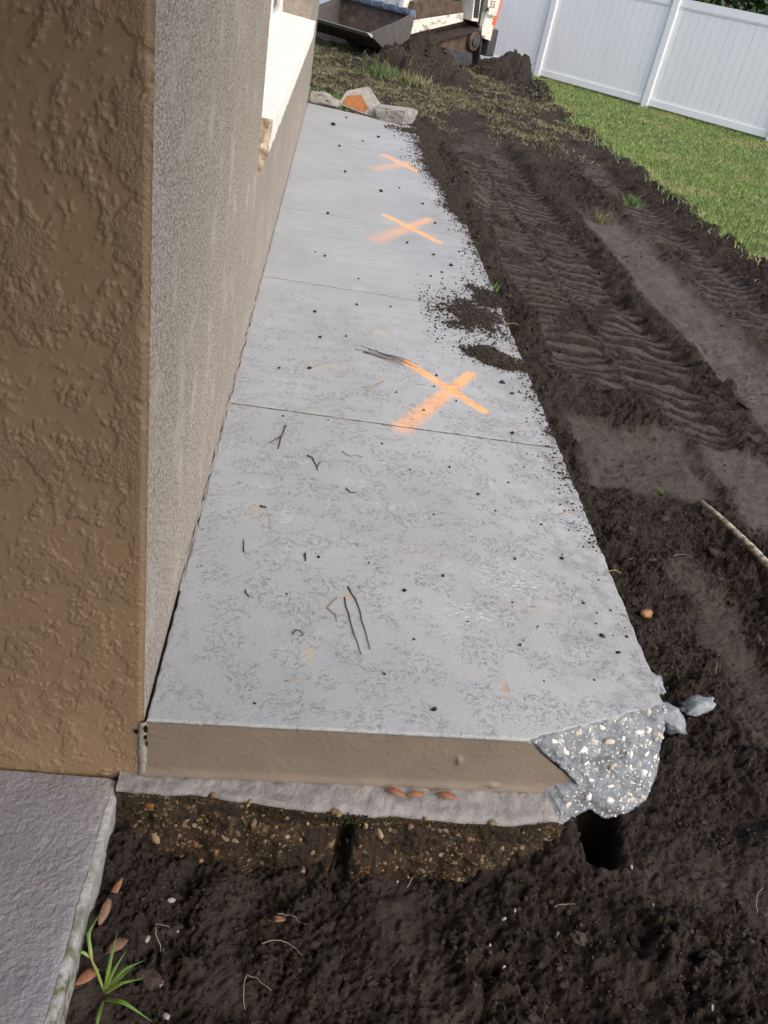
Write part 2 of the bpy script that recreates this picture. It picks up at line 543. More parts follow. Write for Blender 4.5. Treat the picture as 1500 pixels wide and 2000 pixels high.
# --- soil
k = NT('soil', 0.95, 0.25)
sm = k.attr('smooth')
gr = k.attr('grey')
n1 = k.noise(5, 6, .7); n2 = k.noise(60, 5, .7)
c = k.ramp(n2, (.25, (.013, .0098, .008)), (.5, (.036, .0275, .022)), (.8, (.088, .068, .054)))
c = k.mix(k.math('MULTIPLY', k.ss(.45, .7, n1), .55), c, (.046, .031, .023))
cs = k.ramp(k.noise(22, 6, .7), (.3, (.036, .028, .0225)), (.7, (.074, .058, .047)))
c = k.mix(sm, c, cs)
c = k.mix(gr, c, k.ramp(k.noise(24, 6, .7), (.3, (.066, .056, .049)), (.7, (.112, .097, .086))))
crs = k.math('MULTIPLY', k.ss(.02, .0, k.vor(7.5, k.map((1, 1.6, 1), vec=None), 'DISTANCE_TO_EDGE')), k.math('MULTIPLY', sm, k.ss(.5, .62, k.noise(2.3, 3))))
k.bump(n2, .020, k.math('MULTIPLY_ADD', sm, -.45, 1.0))
k.bump(k.noise(170, 4, .7), .010, k.math('MULTIPLY_ADD', sm, -.4, 1.0))
M_SOIL = k.done(c, k.math('MULTIPLY_ADD', sm, -.12, .95))
k = NT('soil_crumb', 0.95, 0.25)
c = k.ramp(k.attr('tint'), (.0, (.017, .013, .0105)), (.6, (.038, .029, .023)), (1.0, (.08, .062, .050)))
c = k.mix(.5, c, k.ramp(k.noise(120, 4), (.3, (.018, .014, .011)), (.7, (.07, .054, .044))))
k.bump(k.noise(260, 4, .7), .004, 1.0)
M_CRUMB = k.done(c)
k = NT('lawn_soil', 0.95, 0.2)
M_LAWNSOIL = k.done(k.ramp(k.noise(3, 6, .65), (.3, (.055, .075, .024)), (.55, (.075, .105, .03)), (.8, (.13, .12, .06))))

def grass_mat(name, c0, c1, c2, dry):
    k = NT(name, 0.6, 0.3)
    t = k.attr('tint'); al = k.attr('along')
    c = k.ramp(t, (.0, c0), (.5, c1), (1.0, c2))
    c = k.mix(k.math('MULTIPLY', k.ss(.50, .68, k.noise(.9, 4)), .75), c, dry)
    c = k.mix(k.math('MULTIPLY', k.ss(.3, .0, al), .4), c, dry)
    return k.done(c)
M_GRASS = grass_mat('lawn_grass', (.095, .150, .038), (.160, .245, .062), (.26, .335, .110), (.34, .30, .14))
M_DEADGRASS = grass_mat('torn_grass', (.070, .095, .035), (.150, .155, .070), (.290, .255, .150), (.20, .165, .10))
M_LUSH = grass_mat('lush_grass', (.05, .13, .02), (.08, .21, .03), (.14, .28, .05), (.12, .2, .05))

M_WEEDY = grass_mat('dull_weeds', (.045, .085, .025), (.075, .13, .035), (.13, .18, .06), (.13, .14, .06))
M_WOOD = simple('twig_bark', (.075, .052, .036), .85, .2, .4, 200, .001)
M_STRAW = simple('dry_straw', (.30, .22, .12), .8, .3, .3, 150)
M_ROOT = simple('pale_root', (.20, .165, .125), .8, .3, .25, 150)
k = NT('dead_leaf', 0.6, 0.35)
c = k.ramp(k.noise(90, 4), (.3, (.14, .06, .028)), (.7, (.26, .12, .055)))
k.bump(k.noise(220, 3), .001)
M_LEAF = k.done(c)
M_LEAF2 = simple('dull_dead_leaf', (.16, .095, .065), .75, .3, .3, 90)
k = NT('pole_bark', 0.75, 0.3)
c = k.ramp(k.noise(55, 5, .7, k.map((1, 1, 1))), (.38, (.10, .075, .045)), (.5, (.36, .31, .23)), (.7, (.55, .50, .42)))
k.bump(k.noise(120, 4), .002)
M_POLE = k.done(c)
M_CAULK = simple('grey_caulk', (.27, .25, .225), .55, .4, .15, 60, .002)
M_MOSS = simple('dark_moss', (.028, .028, .011), .9, .2, .5, 60)
M_WHITE_VINYL = None
k = NT('white_vinyl', 0.38, 0.45)
c = k.ramp(k.noise(3, 5, .6, k.map((1, 1, .15))), (.35, (.80, .81, .81)), (.7, (.87, .87, .87)))
M_VINYL = k.done(c)
M_FRAME = simple('white_window_frame', (.78, .78, .77), .4, .5, .04, 5)
k = NT('dark_glass', 0.06, 0.6)
M_GLASS = k.done((.02, .024, .032))
M_GAP_SHADE = simple('gap_shade', (.008, .007, .006), .9, .1, .2, 30)  # near-black colour painted in for the shade inside gaps

# ------------------------------------------------------------------ layout numbers (metres; walkway top is z = 0)
WALK_W = 1.225
JOINTS = [0.0, 1.45, 2.80, 4.09, 5.40, 6.78, 7.80]
def front_y(x): return 0.045 * x
SOIL_FAR_Z = -0.17
LAWN_X = 3.82
LOADER_POS = (1.69, 16.35, -0.22)
LOADER_TH = 44.0

# ------------------------------------------------------------------ soil height field
def lawn_edge(y):
    return LAWN_X + 0.10 * perlin(y * .9, y * 0 + 3.3, 5) + 0.05 * perlin(y * 3.1, y * 0 + 1.7, 6)

def soil(x, y, fine=True):
    xw = x + .11 * perlin(y * .42, y * 0 + .5, 3) + .035 * perlin(y * 1.6, y * 0 + 2.5, 4)
    # base level
    front = np.interp(x, [-.12, 0., .1, .5, .7, .9, 1.0, 1.2, 1.5, 2.2], [-.275, -.31, -.36, -.352, -.335, -.28, -.25, -.225, -.185, -.16])
    side = np.interp(x, [1.2, 1.45, 2.2, 3.6], [-.125, -.16, -.185, -.17])
    f = sst(.02, .75, y - .15 * (x - 1.2))
    z = front * (1 - f) + side * f
    z = z * (1 - sst(8.0, 9.5, y)) + SOIL_FAR_Z * sst(8.0, 9.5, y)
    z = z + .035 * fbm(x * 1.3, y * 1.1, 3, 21) * sst(-.3, .8, y) + .022 * fbm(x * 4, y * 4, 3, 24)
    # masks
    near = 1 - sst(8.2, 9.6, y)
    colA1 = band(xw, 1.50, 1.86, .025) * sst(2.3, 2.5, y + .25 * perlin(x * 5, y * 0, 8)) * near
    colA2 = band(xw, 1.86, 2.26 + .16 * sst(3.6, 2.6, y), .04) * sst(2.0, 2.25, y + .25 * perlin(x * 4, y * 0, 7)) * near
    laneA = np.maximum(colA1, colA2)
    laneB = band(xw, 2.98, 3.42, .05) * sst(2.4, 3.0, y) * near
    strip = band(xw + .07 * perlin(y * 1.3, x * 2, 9), 2.46, 2.92, .06) * sst(1.9, 2.4, y) * (1 - sst(5.6, 6.6, y))
    flat = band(xw + .05 * perlin(y * 5, x * 5, 10), 1.42, 1.98, .05) * band(y + .06 * perlin(x * 5, y * 4, 12), 1.48, 2.08, .05)
    flat2 = band(x + .1 * perlin(y * 3, x * 3, 13), 2.0, 2.6, .06) * band(y + .1 * perlin(x * 3, y * 3, 14), 1.25, 1.95, .06)
    flat3 = band(x + .07 * perlin(y * 4, x * 4, 15), 1.56, 1.74, .05) * band(y + .1 * perlin(x * 4, y * 3, 16), .2, 1.0, .06)
    flat4 = np.maximum(sst(.05, .22, fbm(x * 3.1 + 4, y * 3.1, 3, 17)) * .5, band(x + .25 * y + .03 * perlin(x * 6, y * 6, 18), .52, .62, .03) * .6) * sst(.05, -.15, y)
    smooth = np.clip(np.maximum.reduce([strip, flat, flat2 * .9, flat3 * .85, flat4 * (y < .1)]), 0, 1)
    lane = np.maximum(laneA, laneB)
    # ruts and ridges
    z = z - .036 * laneA - .034 * laneB - .02 * strip - .03 * flat
    rn = np.clip(.55 + 1.1 * fbm(x * 2.4, y * 1.5, 3, 36), .05, 1.4)
    z = z + rn * (.038 * band(xw, 2.28, 2.46, .08) + .03 * band(xw, 2.86, 3.0, .05) + .035 * band(xw, 1.28, 1.46, .07)) * sst(1.9, 2.8, y) * near
    # tread bars pressed by the tracks
    keep = sst(-.30, .05, fbm(x * 2.2, y * 1.6, 3, 33))
    def bars(skew, off, P, sd):
        wob = .03 * perlin(x * 3.2, y * 1.5, sd) + .010 * np.sin(xw * 19 + off * 40) + .012 * perlin(x * 11, y * 4, sd + 1)
        ph = (y + skew * (xw - 1.8) + wob + off) / P
        pr = ph - np.floor(ph)
        amp_ = (.7 + .6 * _h(np.floor(ph), np.floor(ph) * 0, sd)) * (.8 + .5 * perlin(x * 7, y * 3, sd + 2))
        d0 = np.minimum(pr, 1 - pr)
        prof = np.where(pr < .16, np.clip(pr / .16, 0, 1), 1 - .55 * np.clip((pr - .16) / .84, 0, 1) ** 1.5)
        return (prof - .9 * np.exp(-(d0 / .085) ** 2)) * amp_, sst(.14, .24, pr) * (1 - .5 * sst(.75, .95, pr))
    fadeT = sst(12, 8, y) * (.5 + .5 * keep)
    b1, t1 = bars(.05, 0, .105, 31); b2, t2 = bars(.30, .04, .118, 41); b3, t3 = bars(.22, .02, .112, 45)
    z = z + fadeT * (.036 * colA1 * (b1 - .5) + .040 * colA2 * (b2 - .5) + .036 * laneB * (b3 - .5))
    top = np.maximum.reduce([colA1 * t1, colA2 * t2, laneB * t3]) * keep
    # crumbly loose soil
    loose = np.clip(1 - .84 * smooth - .86 * lane * (.45 + .55 * keep), .05, 1)
    if fine:
        loose = loose * (.55 + .45 * sst(-.3, .3, fbm(x * 1.9, y * 1.9, 2, 40)) * 1.2)
        wx0 = .012 * fbm(x * 28, y * 28, 2, 62); wy0 = .012 * fbm(x * 28 + 7, y * 28, 2, 63)
        for s, am, sd in ((.15, .032, 50), (.07, .020, 51), (.034, .011, 52), (.017, .006, 53)):
            wx = (x + wx0) / s + .6 * perlin(x / s * 1.3, y / s * 1.3, sd + 5); wy = (y + wy0) / s + .6 * perlin(x / s * 1.3 + 9, y / s * 1.3, sd + 6)
            F, idd = worley(wx, wy, sd)
            r = .35 + .4 * idd
            b = np.clip((1 - F / r) * 1.5, 0, 1) ** .75 * (idd > (.5 if s > .1 else .2))
            z = z + loose * am * b * (.3 + 1.0 * idd)
        z = z + loose * (.014 * fbm(x * 20, y * 20, 3, 60, .6) + .009 * fbm(x * 55, y * 55, 3, 64, .6)) + smooth * (.016 * fbm(x * 8, y * 8, 4, 61, .6) + .005 * fbm(x * 45, y * 45, 3, 66, .65))
        q1 = fbm(x * 6 + 3 * wx0 * 20, y * 6 + 3 * wy0 * 20, 3, 67, .6); q2 = fbm(x * 15, y * 15, 3, 68, .6)
        z = z - np.clip(loose + .25 * lane, 0, 1) * (.022 * np.exp(-(q1 / .05) ** 2) + .011 * np.exp(-(q2 / .06) ** 2))
        # shrinkage cracks and flakes on the smeared patches
        cx_, ci = worley(x * 5 + .5 * perlin(x * 9, y * 9, 70), y * 8 + .5 * perlin(x * 9 + 5, y * 9, 71), 72)
        z = z + np.clip(smooth + .4 * lane, 0, 1) * .018 * (ci - .5) * sst(-.1, .2, fbm(x * 2, y * 2, 2, 73))
    # torn turf edge along the lawn
    le = lawn_edge(y)
    berm = np.exp(-((x - le + .16) / .13) ** 2) * (.5 + .9 * np.clip(fbm(x * 1.2, y * 1.8, 3, 80) + .3, 0, 1))
    z = z + .075 * berm * sst(1.5, 3.5, y)
    # heaps near the machine
    def heap(cx, cy, rx, ry, h, rot=0):
        c_, s_ = math.cos(rot), math.sin(rot)
        u = ((x - cx) * c_ + (y - cy) * s_) / rx; v = (-(x - cx) * s_ + (y - cy) * c_) / ry
        d = np.sqrt(u * u + v * v) + .42 * fbm(x * 2.5, y * 2.5, 3, 90)
        return h * np.clip(1 - d, 0, 1) ** .7 * (1 + .30 * fbm(x * 4.5, y * 4.5, 4, 91, .6))
    z = z + heap(1.62, 13.7, .85, .75, .56, .3) + heap(.8, 13.2, .7, .5, .16) + heap(.35, 11.2, .7, .5, .08)
    z = z + heap(3.45, 15.9, .62, .75, .44, .6) + heap(3.62, 13.9, .38, 1.0, .20, .1) + heap(3.0, 12.0, .9, .5, .06) + heap(2.4, 10.2, .9, .35, .07, .2)
    z = z + heap(1.15, 8.6, .35, .25, .10) + heap(1.42, 6.6, .28, .9, .10) + heap(1.5, 2.35, .3, .22, .05)
    # burrow under the broken corner
    hole = np.exp(-(((x - 1.075) / .042) ** 2 + ((y + .005) / .085) ** 2) ** 2)
    z = z - .24 * hole
    # trough beside the footing
    z = z - .03 * band(x, .25, .5, .05) * sst(-.35, -.1, y) * (y < .1)
    # narrow trench the pole lies over
    d = np.abs((x - 1.93) * .95 + (y - 1.05) * .16)
    z = z - .07 * np.exp(-(d / .06) ** 2) * band(y, .6, 1.35, .1)
    grass_zone = sst(9.0, 10.5, y)
    lw = sst(-.06, .10, x - le) 
    z = z * (1 - lw) + (-.20 - .02) * lw * 1 + lw * .01 * fbm(x * 3, y * 3, 2, 99)
    grey = np.clip(.75 * strip * (1 - .5 * sst(-.1, .3, fbm(x * 3, y * 3, 3, 45))) + .45 * flat2 + .45 * top + .25 * flat, 0, 1)
    return z, np.clip(smooth + .8 * top, 0, 1), grey

zones = [(-.13, 2.45, -.80, 1.35, .0052), (1.05, 3.95, 1.33, 3.65, .0085), (1.05, 4.2, 3.6, 8.0, .0145), (-1.0, 4.4, 7.6, 13.0, .030), (-.6, 4.4, 12.96, 17.0, .026), (-5.0, -.58, 12.9, 17.05, .065), (4.38, 6.0, 12.9, 17.05, .065), (-5.0, 6.0, 16.97, 28.0, .08), (2.3, 4.6, -.80, 1.4, .03)]
VV = []; FF = []; S1 = []; G1 = []; off = 0
for (x0, x1, y0, y1, st) in zones:
    nx = int((x1 - x0) / st) + 1; ny = int((y1 - y0) / st) + 1
    gx, gy = np.meshgrid(np.linspace(x0, x1, nx), np.linspace(y0, y1, ny))
    gx = gx.ravel(); gy = gy.ravel()
    z, sm_, gr_ = soil(gx, gy)
    f = grid_faces(nx, ny)
    cx = gx[f].mean(1); cy = gy[f].mean(1)
    keep = ~((cx < 1.12) & (cy > .22) & (cy < 7.7)) & ~((cx < -.02) & (cy > .22) & (cy < 8.4)) & ~((cx < -.02) & (cy > -.0) & (cy < .3))
    f = f[keep]
    used = np.unique(f); rem = -np.ones(len(gx), dtype=np.int64); rem[used] = np.arange(len(used))
    VV.append(np.stack([gx, gy, z], 1)[used]); S1.append(sm_[used]); G1.append(gr_[used]); FF.append(rem[f] + off); off += len(used)
me = np_mesh('dirt_ground', np.concatenate(VV), np.concatenate(FF), True, {'smooth': np.concatenate(S1), 'grey': np.concatenate(G1)})
ground_dirt = add_obj('dirt_ground', me, M_SOIL, kind='structure', label='dark churned soil yard with track tread marks beside the walkway', cat='ground')

# wide ground out to the horizon
me = bpy.data.meshes.new('ground')
me.from_pydata([(-600, -600, -.62), (600, -600, -.62), (600, 600, -.62), (-600, 600, -.62)], [], [(0, 1, 2, 3)])
add_obj('ground', me, M_LAWNSOIL, kind='structure')
# lawn sheet
xs = np.linspace(3.6, 16, 125); ys = np.linspace(-2, 30, 321)
gx, gy = np.meshgrid(xs, ys); gx = gx.ravel(); gy = gy.ravel()
gz = -.215 + .012 * fbm(gx * 1.5, gy * 1.5, 3, 99) - .4 * sst(.16, -.05, gx - lawn_edge(gy))
add_obj('lawn', np_mesh('lawn', np.stack([gx, gy, gz], 1), grid_faces(125, 321)), M_LAWNSOIL, kind='structure')

# loose crumbs over the soil (uncountable)
def crumbs(n, xr, yr, smin, smax, sd):
    rg = np.random.default_rng(sd)
    x = rg.uniform(*xr, n * 2); y = rg.uniform(*yr, n * 2)
    z, sm_, g_ = soil(x, y)
    p = ((1 - sm_) ** 3 + .10) * (.35 + sst(-.2, .3, fbm(x * 3, y * 3, 2, 140)))
    keep = (rg.random(n * 2) < p) & ~((x < 1.23) & (y > .0)) & (x < lawn_edge(y) + .05)
    keep &= ~((x < .02) & (y > -.02)) & (x > -.03) & ~(((x - 1.08) / .06) ** 2 + ((y - .0) / .10) ** 2 < 1)
    keep &= ~((y > -.12) & (y < .25) & (x < 1.26))
    x, y, z = x[keep], y[keep], z[keep]
    s = smin * (smax / smin) ** (rg.random(len(x)) ** 2.2)
    sz = np.stack([s, s * rg.uniform(.55, 1.1, len(s)), s * rg.uniform(.45, .85, len(s))], 1)
    return np.stack([x, y, z + s * .1], 1), sz
vars1 = [lumpy(ICO1, i, .9, .9, (1, .75 + .05 * (i % 4), .6 + .06 * (i % 5)), .45) for i in range(16)]
vars2 = [lumpy(ICO3, i + 20, .75, 1.4, (1, .85, .7), .5) for i in range(10)]
P1, Z1 = crumbs(16000, (-.03, 2.2), (-.75, 1.3), .0022, .009, 1)
P2, Z2 = crumbs(9000, (1.23, 3.8), (1.3, 4.5), .003, .012, 2)
P3, Z3 = crumbs(5000, (1.23, 3.8), (4.5, 9), .005, .017, 3)
P4, Z4 = crumbs(2600, (.9, 4.1), (12.6, 16.6), .010, .045, 4)
hk = P4[:, 2] > SOIL_FAR_Z + .10; P4, Z4 = P4[hk], Z4[hk]
me = scatter_mesh('soil_crumbs', np.concatenate([P1, P2, P3, P4]), np.concatenate([Z1, Z2, Z3, Z4]), vars1)
add_obj('soil_crumbs', me, M_CRUMB, kind='stuff', label='loose dark crumbs of soil strewn over the churned yard', cat='soil')
P1, Z1 = crumbs(150, (-.0, 2.2), (-.75, 1.3), .014, .030, 5)
P2, Z2 = crumbs(120, (1.23, 3.8), (1.3, 7), .018, .045, 6)
me = scatter_mesh('soil_clods', np.concatenate([P1, P2]), np.concatenate([Z1, Z2]), vars2, True)
add_obj('soil_clods', me, M_CRUMB, kind='stuff', label='larger clods of dark soil lying in the churned yard', cat='soil')

# ------------------------------------------------------------------ walkway
walk = empty('walkway', (0, 0, 0), kind='structure', label='grey concrete walkway along the house wall with a broken front corner', cat='walkway')
FA = np.array([.848, .041]); FB = np.array([1.225, .194])       # line of the break on the top surface

def edge_pts(a, b, step, amp, seed, closed_end=False):
    a = np.array(a, float); b = np.array(b, float)
    L = np.linalg.norm(b - a); n = max(2, int(L / step))
    t = np.linspace(0, 1, n + 1)[:-1]
    p = a + (b - a) * t[:, None]
    nn = np.array([(b - a)[1], -(b - a)[0]]) / L
    d = amp * (fbm(t * L * 14 + seed * 5.1, t * 0 + seed, 3, seed)) * np.clip(np.minimum(t, 1 - t) * L / .02, 0, 1)
    return p + nn * d[:, None]

def slab_mesh(name, outline, z_top=0.0, depth=.14, r=.0045):
    P = np.array(outline); n = len(P)
    nx_ = np.roll(P, -1, 0) - np.roll(P, 1, 0)
    nn = np.stack([nx_[:, 1], -nx_[:, 0]], 1); nn /= np.linalg.norm(nn, axis=1)[:, None] + 1e-9
    rings = [(r, z_top), (r * .35, z_top - r * .25), (0, z_top - r), (-.0005, z_top - depth)]
    V = []; F = []
    for ins, z in rings:
        for p, m in zip(P, nn): V.append((p[0] - m[0] * ins, p[1] - m[1] * ins, z))
    for k_ in range(len(rings) - 1):
        for i in range(n):
            j = (i + 1) % n
            F.append((k_ * n + i, (k_ + 1) * n + i, (k_ + 1) * n + j, k_ * n + j))
    F.append(tuple(range(n)))
    me = bpy.data.meshes.new(name); me.from_pydata(V, [], F)
    bm = bmesh.new(); bm.from_mesh(me)
    bmesh.ops.recalc_face_normals(bm, faces=bm.faces)
    bmesh.ops.triangulate(bm, faces=[f for f in bm.faces if len(f.verts) > 4])
    bm.to_mesh(me); bm.free()
    return me

for i in range(6):
    y0, y1 = JOINTS[i] + (.004 if i else 0), JOINTS[i + 1] - .004
    if i == 0:
        o = np.concatenate([edge_pts((.006, 0), FA, .012, .003, 1), edge_pts(FA, FB, .010, .010, 2), edge_pts(FB, (WALK_W, y1), .012, .010, 3),
                            edge_pts((WALK_W, y1), (.006, y1), .012, .006, 4), edge_pts((.006, y1), (.006, 0), .012, .006, 5)])
    else:
        o = np.concatenate([edge_pts((.006, y0), (WALK_W, y0), .012, .006, 10 + i), edge_pts((WALK_W, y0), (WALK_W - (.0 if i < 5 else .01), y1), .014, .010, 20 + i),
                            edge_pts((WALK_W - (.0 if i < 5 else .01), y1), (.006, y1 + (.28 if i == 5 else 0)), .02, .003 if i < 5 else .03, 30 + i), edge_pts((.006, y1 + (.28 if i == 5 else 0)), (.006, y0), .014, .006, 40 + i)])
    add_obj('panel', slab_mesh('panel', o), M_WALK, walk)
me = bpy.data.meshes.new('joint_fill')
bm = bmesh.new()
for y in JOINTS[1:-1]: bbox(bm, (.012, y - .0055, -.06), (WALK_W - .012, y + .0055, -.0022))
add_obj('joint_sand', bm_mesh('joint_sand', bm), M_JOINT, walk)
# core that fills the slab below the panels
add_obj('base_course', box_mesh('base_course', (.01, .24, -.4), (WALK_W - .02, 7.7, -.125)), M_FOOT, walk)

# painted riser: a skin 3 mm proud of the front face
nx, nz = 220, 44
u = np.linspace(0, 1, nx); v = np.linspace(0, 1, nz)
U, V_ = np.meshgrid(u, v); U = U.ravel(); V_ = V_.ravel()
zz = -.004 - V_ * .168
xr = np.interp(V_, [0, .25, .6, .85, 1.0], [.850, .895, .965, 1.004, .985]) + .006 * fbm(V_ * 9, V_ * 0, 2, 3)
xx = -.004 + U * (xr + .004)
yy = front_y(xx) - .004 - .0015 * fbm(xx * 7, zz * 12, 3, 120) - .0009 * np.clip(fbm(xx * 70, zz * 70, 3, 121) - .15, 0, 1) * 4 - .006 * sst(.80, 1.0, V_) ** 2
yy = yy - .008 * np.exp(-(((xx - .70) / .006) ** 2 + ((zz + .075) / .012) ** 2)) - .007 * np.exp(-(((xx - .80) / .014) ** 2 + ((zz + .155) / .006) ** 2))
add_obj('painted_riser', np_mesh('painted_riser', np.stack([xx, yy, zz], 1), grid_faces(nx, nz)[:, ::-1]), M_RISER, walk, label='brown painted front face of the walkway')

# ledge of the footing and its dirty broken face
nx, nz = 300, 20
U, V_ = np.meshgrid(np.linspace(0, 1, nx), np.linspace(0, 1, nz)); U = U.ravel(); V_ = V_.ravel()
xl = -.048 + U * (.990 + .048)
def ledge_front(x): return -.036 - .022 * sst(.05, .35, x) * (1 - sst(.8, .97, x)) + .011 * fbm(x * 9, x * 0, 4, 130) + .012 * (x > .3) * 0 - .012 * sst(.2, -.05, x)
yf = ledge_front(xl)
yl = yf + (front_y(xl) + .03 - yf) * V_
zl = -.172 - .010 * (1 - V_) ** 1.5 + .006 * fbm(xl * 30, yl * 30, 3, 131) - .008 * sst(.12, .0, V_) - .03 * sst(.95, 1, U) * (1 - V_) + .006 * fbm(xl * 14, yl * 14, 3, 135) * sst(.7, 1, U)
add_obj('footing_ledge', np_mesh('footing_ledge', np.stack([xl, yl, zl], 1), grid_faces(nx, nz)), M_LEDGE, walk, label='rough grey ledge below the painted riser')
nx, nz = 330, 80
U, V_ = np.meshgrid(np.linspace(0, 1, nx), np.linspace(0, 1, nz)); U = U.ravel(); V_ = V_.ravel()
def foot_pt(U, V_):
    x = -.046 + U * (1.02 + .046)
    z0 = -.183 - .03 * sst(.92, 1, U)
    z = z0 - V_ * .22
    y = ledge_front(x) - .0015 - .085 * V_ ** 1.1
    n_ = .026 * fbm(x * 11, z * 11, 5, 133, .6) + .012 * fbm(x * 40, z * 40, 3, 134)
    y = y + n_ * sst(0, .12, V_) + .075 * np.exp(-(((x - .46) / .016) ** 2)) * sst(.02, .2, V_) + .03 * sst(.55, .95, V_) + .03 * band(x, .26, .42, .02) * sst(.55, .7, V_)
    return x, y, z
xf, yf, zf = foot_pt(U, V_)
foot = add_obj('footing_face', np_mesh('footing_face', np.stack([xf, yf, zf], 1), grid_faces(nx, nz)[:, ::-1]), M_FOOT, walk, label='soil stained exposed aggregate footing below the ledge')
add_obj('footing_core', box_mesh('footing_core', (-.04, .045, -.5), (1.0, .25, -.15)), M_FOOT, walk)

# fracture face of the broken corner
O3 = np.array([FA[0], FA[1], -.001]); T3 = np.array([FB[0] - FA[0], FB[1] - FA[1], 0]); FL = np.linalg.norm(T3); T3 /= FL
NH = np.array([T3[1], -T3[0], 0]); SL = R_(60)
D3 = NH * math.cos(SL) + np.array([0, 0, -math.sin(SL)])
N3 = np.cross(D3, T3); N3 = N3 if N3[1] < 0 else -N3
outl = [(.850, .041, -.001), (1.225, .194, -.001), (1.233, .151, -.073), (1.234, .103, -.15), (1.21, .06, -.20), (1.178, .038, -.219), (1.088, .005, -.214), (1.06, .004, -.194), (1.039, .005, -.181), (1.01, -.01, -.19), (.982, -.038, -.215), (.958, -.036, -.196), (.966, -.012, -.168), (1.003, .027, -.127), (.965, .03, -.09), (.895, .038, -.04)]
q = [((np.array(p) - O3) @ T3, (np.array(p) - O3) @ D3) for p in outl]
ring = []
for a, b in zip(q, q[1:] + q[:1]):
    n = max(1, int(math.hypot(b[0] - a[0], b[1] - a[1]) / .006))
    for t in range(n): ring.append((a[0] + (b[0] - a[0]) * t / n, a[1] + (b[1] - a[1]) * t / n))
ring = np.array(ring)
nr = len(ring)
jit = np.stack([fbm(ring[:, 0] * 60, ring[:, 1] * 60, 2, 150), fbm(ring[:, 0] * 60 + 40, ring[:, 1] * 60, 2, 151)], 1) * .006
jit[ring[:, 1] < .012] *= .1
ring = ring + jit
rg = np.random.default_rng(5)
gx, gy = np.meshgrid(np.arange(-.05, .50, .0055), np.arange(-.0, .30, .0055))
ins = np.stack([gx.ravel(), gy.ravel()], 1) + rg.uniform(-.0015, .0015, (gx.size, 2))
dmin = np.sqrt(((ins[:, None, :] - ring[None, ::2, :]) ** 2).sum(-1)).min(1)
ins = ins[dmin > .004]
res = delaunay_2d_cdt([Vector(p) for p in np.concatenate([ring, ins])], [(i, (i + 1) % nr) for i in range(nr)], [list(range(nr))], 1, 1e-6)
pv = np.array([v[:] for v in res[0]]); pf = [tuple(f) for f in res[2]]
db = np.sqrt(((pv[:, None, :] - ring[None, ::2, :]) ** 2).sum(-1)).min(1)
dep = (.055 * fbm(pv[:, 0] * 6, pv[:, 1] * 6, 5, 160) + .009 * fbm(pv[:, 0] * 45, pv[:, 1] * 45, 3, 161)) * np.clip(db / .02, .1, 1) + .012 * np.clip(db / .06, 0, 1)
def frac3(s, t, d): return O3 + np.outer(s, T3) + np.outer(t, D3) + np.outer(d, N3)
W3 = frac3(pv[:, 0], pv[:, 1], dep)
bm = bmesh.new()
bv = [bm.verts.new(p) for p in W3]
bm.verts.ensure_lookup_table()
for f in pf:
    try: bm.faces.new([bv[i] for i in f])
    except ValueError: pass
be = [e for e in bm.edges if len(e.link_faces) == 1]
r = bmesh.ops.extrude_edge_only(bm, edges=be)
for v in [g for g in r['geom'] if isinstance(g, bmesh.types.BMVert)]:
    v.co += Vector((-.05, .09, .03 if v.co.z < -.06 else -.02))
broken = add_obj('broken_corner', bm_mesh('broken_corner', bm, True), M_FRESH, walk, label='freshly broken corner showing pale stones in blue grey concrete')

# aggregate stones set in the break
def stone_var(seed): 
    V, F = lumpy(ICO2, seed, .45, .9, (1, .75, .55), .35)
    return np_mesh('stone', V, F, True)
SV = []
for i in range(6):
    for m in M_STONE[:3]:
        me = stone_var(300 + i); me.materials.append(m); SV.append(me)
def inside(p, poly):
    c_ = False; n = len(poly)
    for i in range(n):
        a = poly[i]; b = poly[(i + 1) % n]
        if (a[1] > p[1]) != (b[1] > p[1]) and p[0] < (b[0] - a[0]) * (p[1] - a[1]) / (b[1] - a[1] + 1e-12) + a[0]: c_ = not c_
    return c_
rs = random.Random(3)
placed = []
rotM = Matrix((Vector(T3), Vector(D3), Vector(N3))).transposed()
big_n = 0; small = []
tries = 0
while big_n < 125 and tries < 6000:
    tries += 1
    s, t = rs.uniform(-.02, .47), rs.uniform(.004, .28)
    if not inside((s, t), ring): continue
    sz = rs.choice([.005, .006, .007, .009, .011]) if big_n > 34 else rs.uniform(.012, .019)
    if any(math.hypot(s - a, t - b) < (sz + c_) * 1.1 for a, b, c_ in placed): continue
    if min(np.hypot(ring[:, 0] - s, ring[:, 1] - t)) < sz * .7: continue
    placed.append((s, t, sz)); big_n += 1
    j = int(np.argmin((pv[:, 0] - s) ** 2 + (pv[:, 1] - t) ** 2))
    p = frac3(np.array([s]), np.array([t]), np.array([dep[j] - sz * .45]))[0]
    o = add_obj('stone', rs.choice(SV), None, broken, loc=p, scale=(sz, sz * rs.uniform(.8, 1.2), sz))
    o.rotation_euler = (rotM @ Matrix.Rotation(rs.uniform(0, 6.28), 3, 'Z')).to_euler()
PP = []; SS = []
while len(PP) < 260:
    s, t = rs.uniform(-.02, .47), rs.uniform(.004, .28)
    if not inside((s, t), ring): continue
    j = int(np.argmin((pv[:, 0] - s) ** 2 + (pv[:, 1] - t) ** 2))
    sz = rs.uniform(.0016, .0042)
    PP.append(frac3(np.array([s]), np.array([t]), np.array([dep[j] - sz * .4]))[0]); SS.append(sz)
add_obj('aggregate', scatter_mesh('aggregate', np.array(PP), np.array(SS), [lumpy(ICO1, 330 + i, .4, 1, (1, 1, .9)) for i in range(5)]), M_STONE[0], broken, kind='stuff')
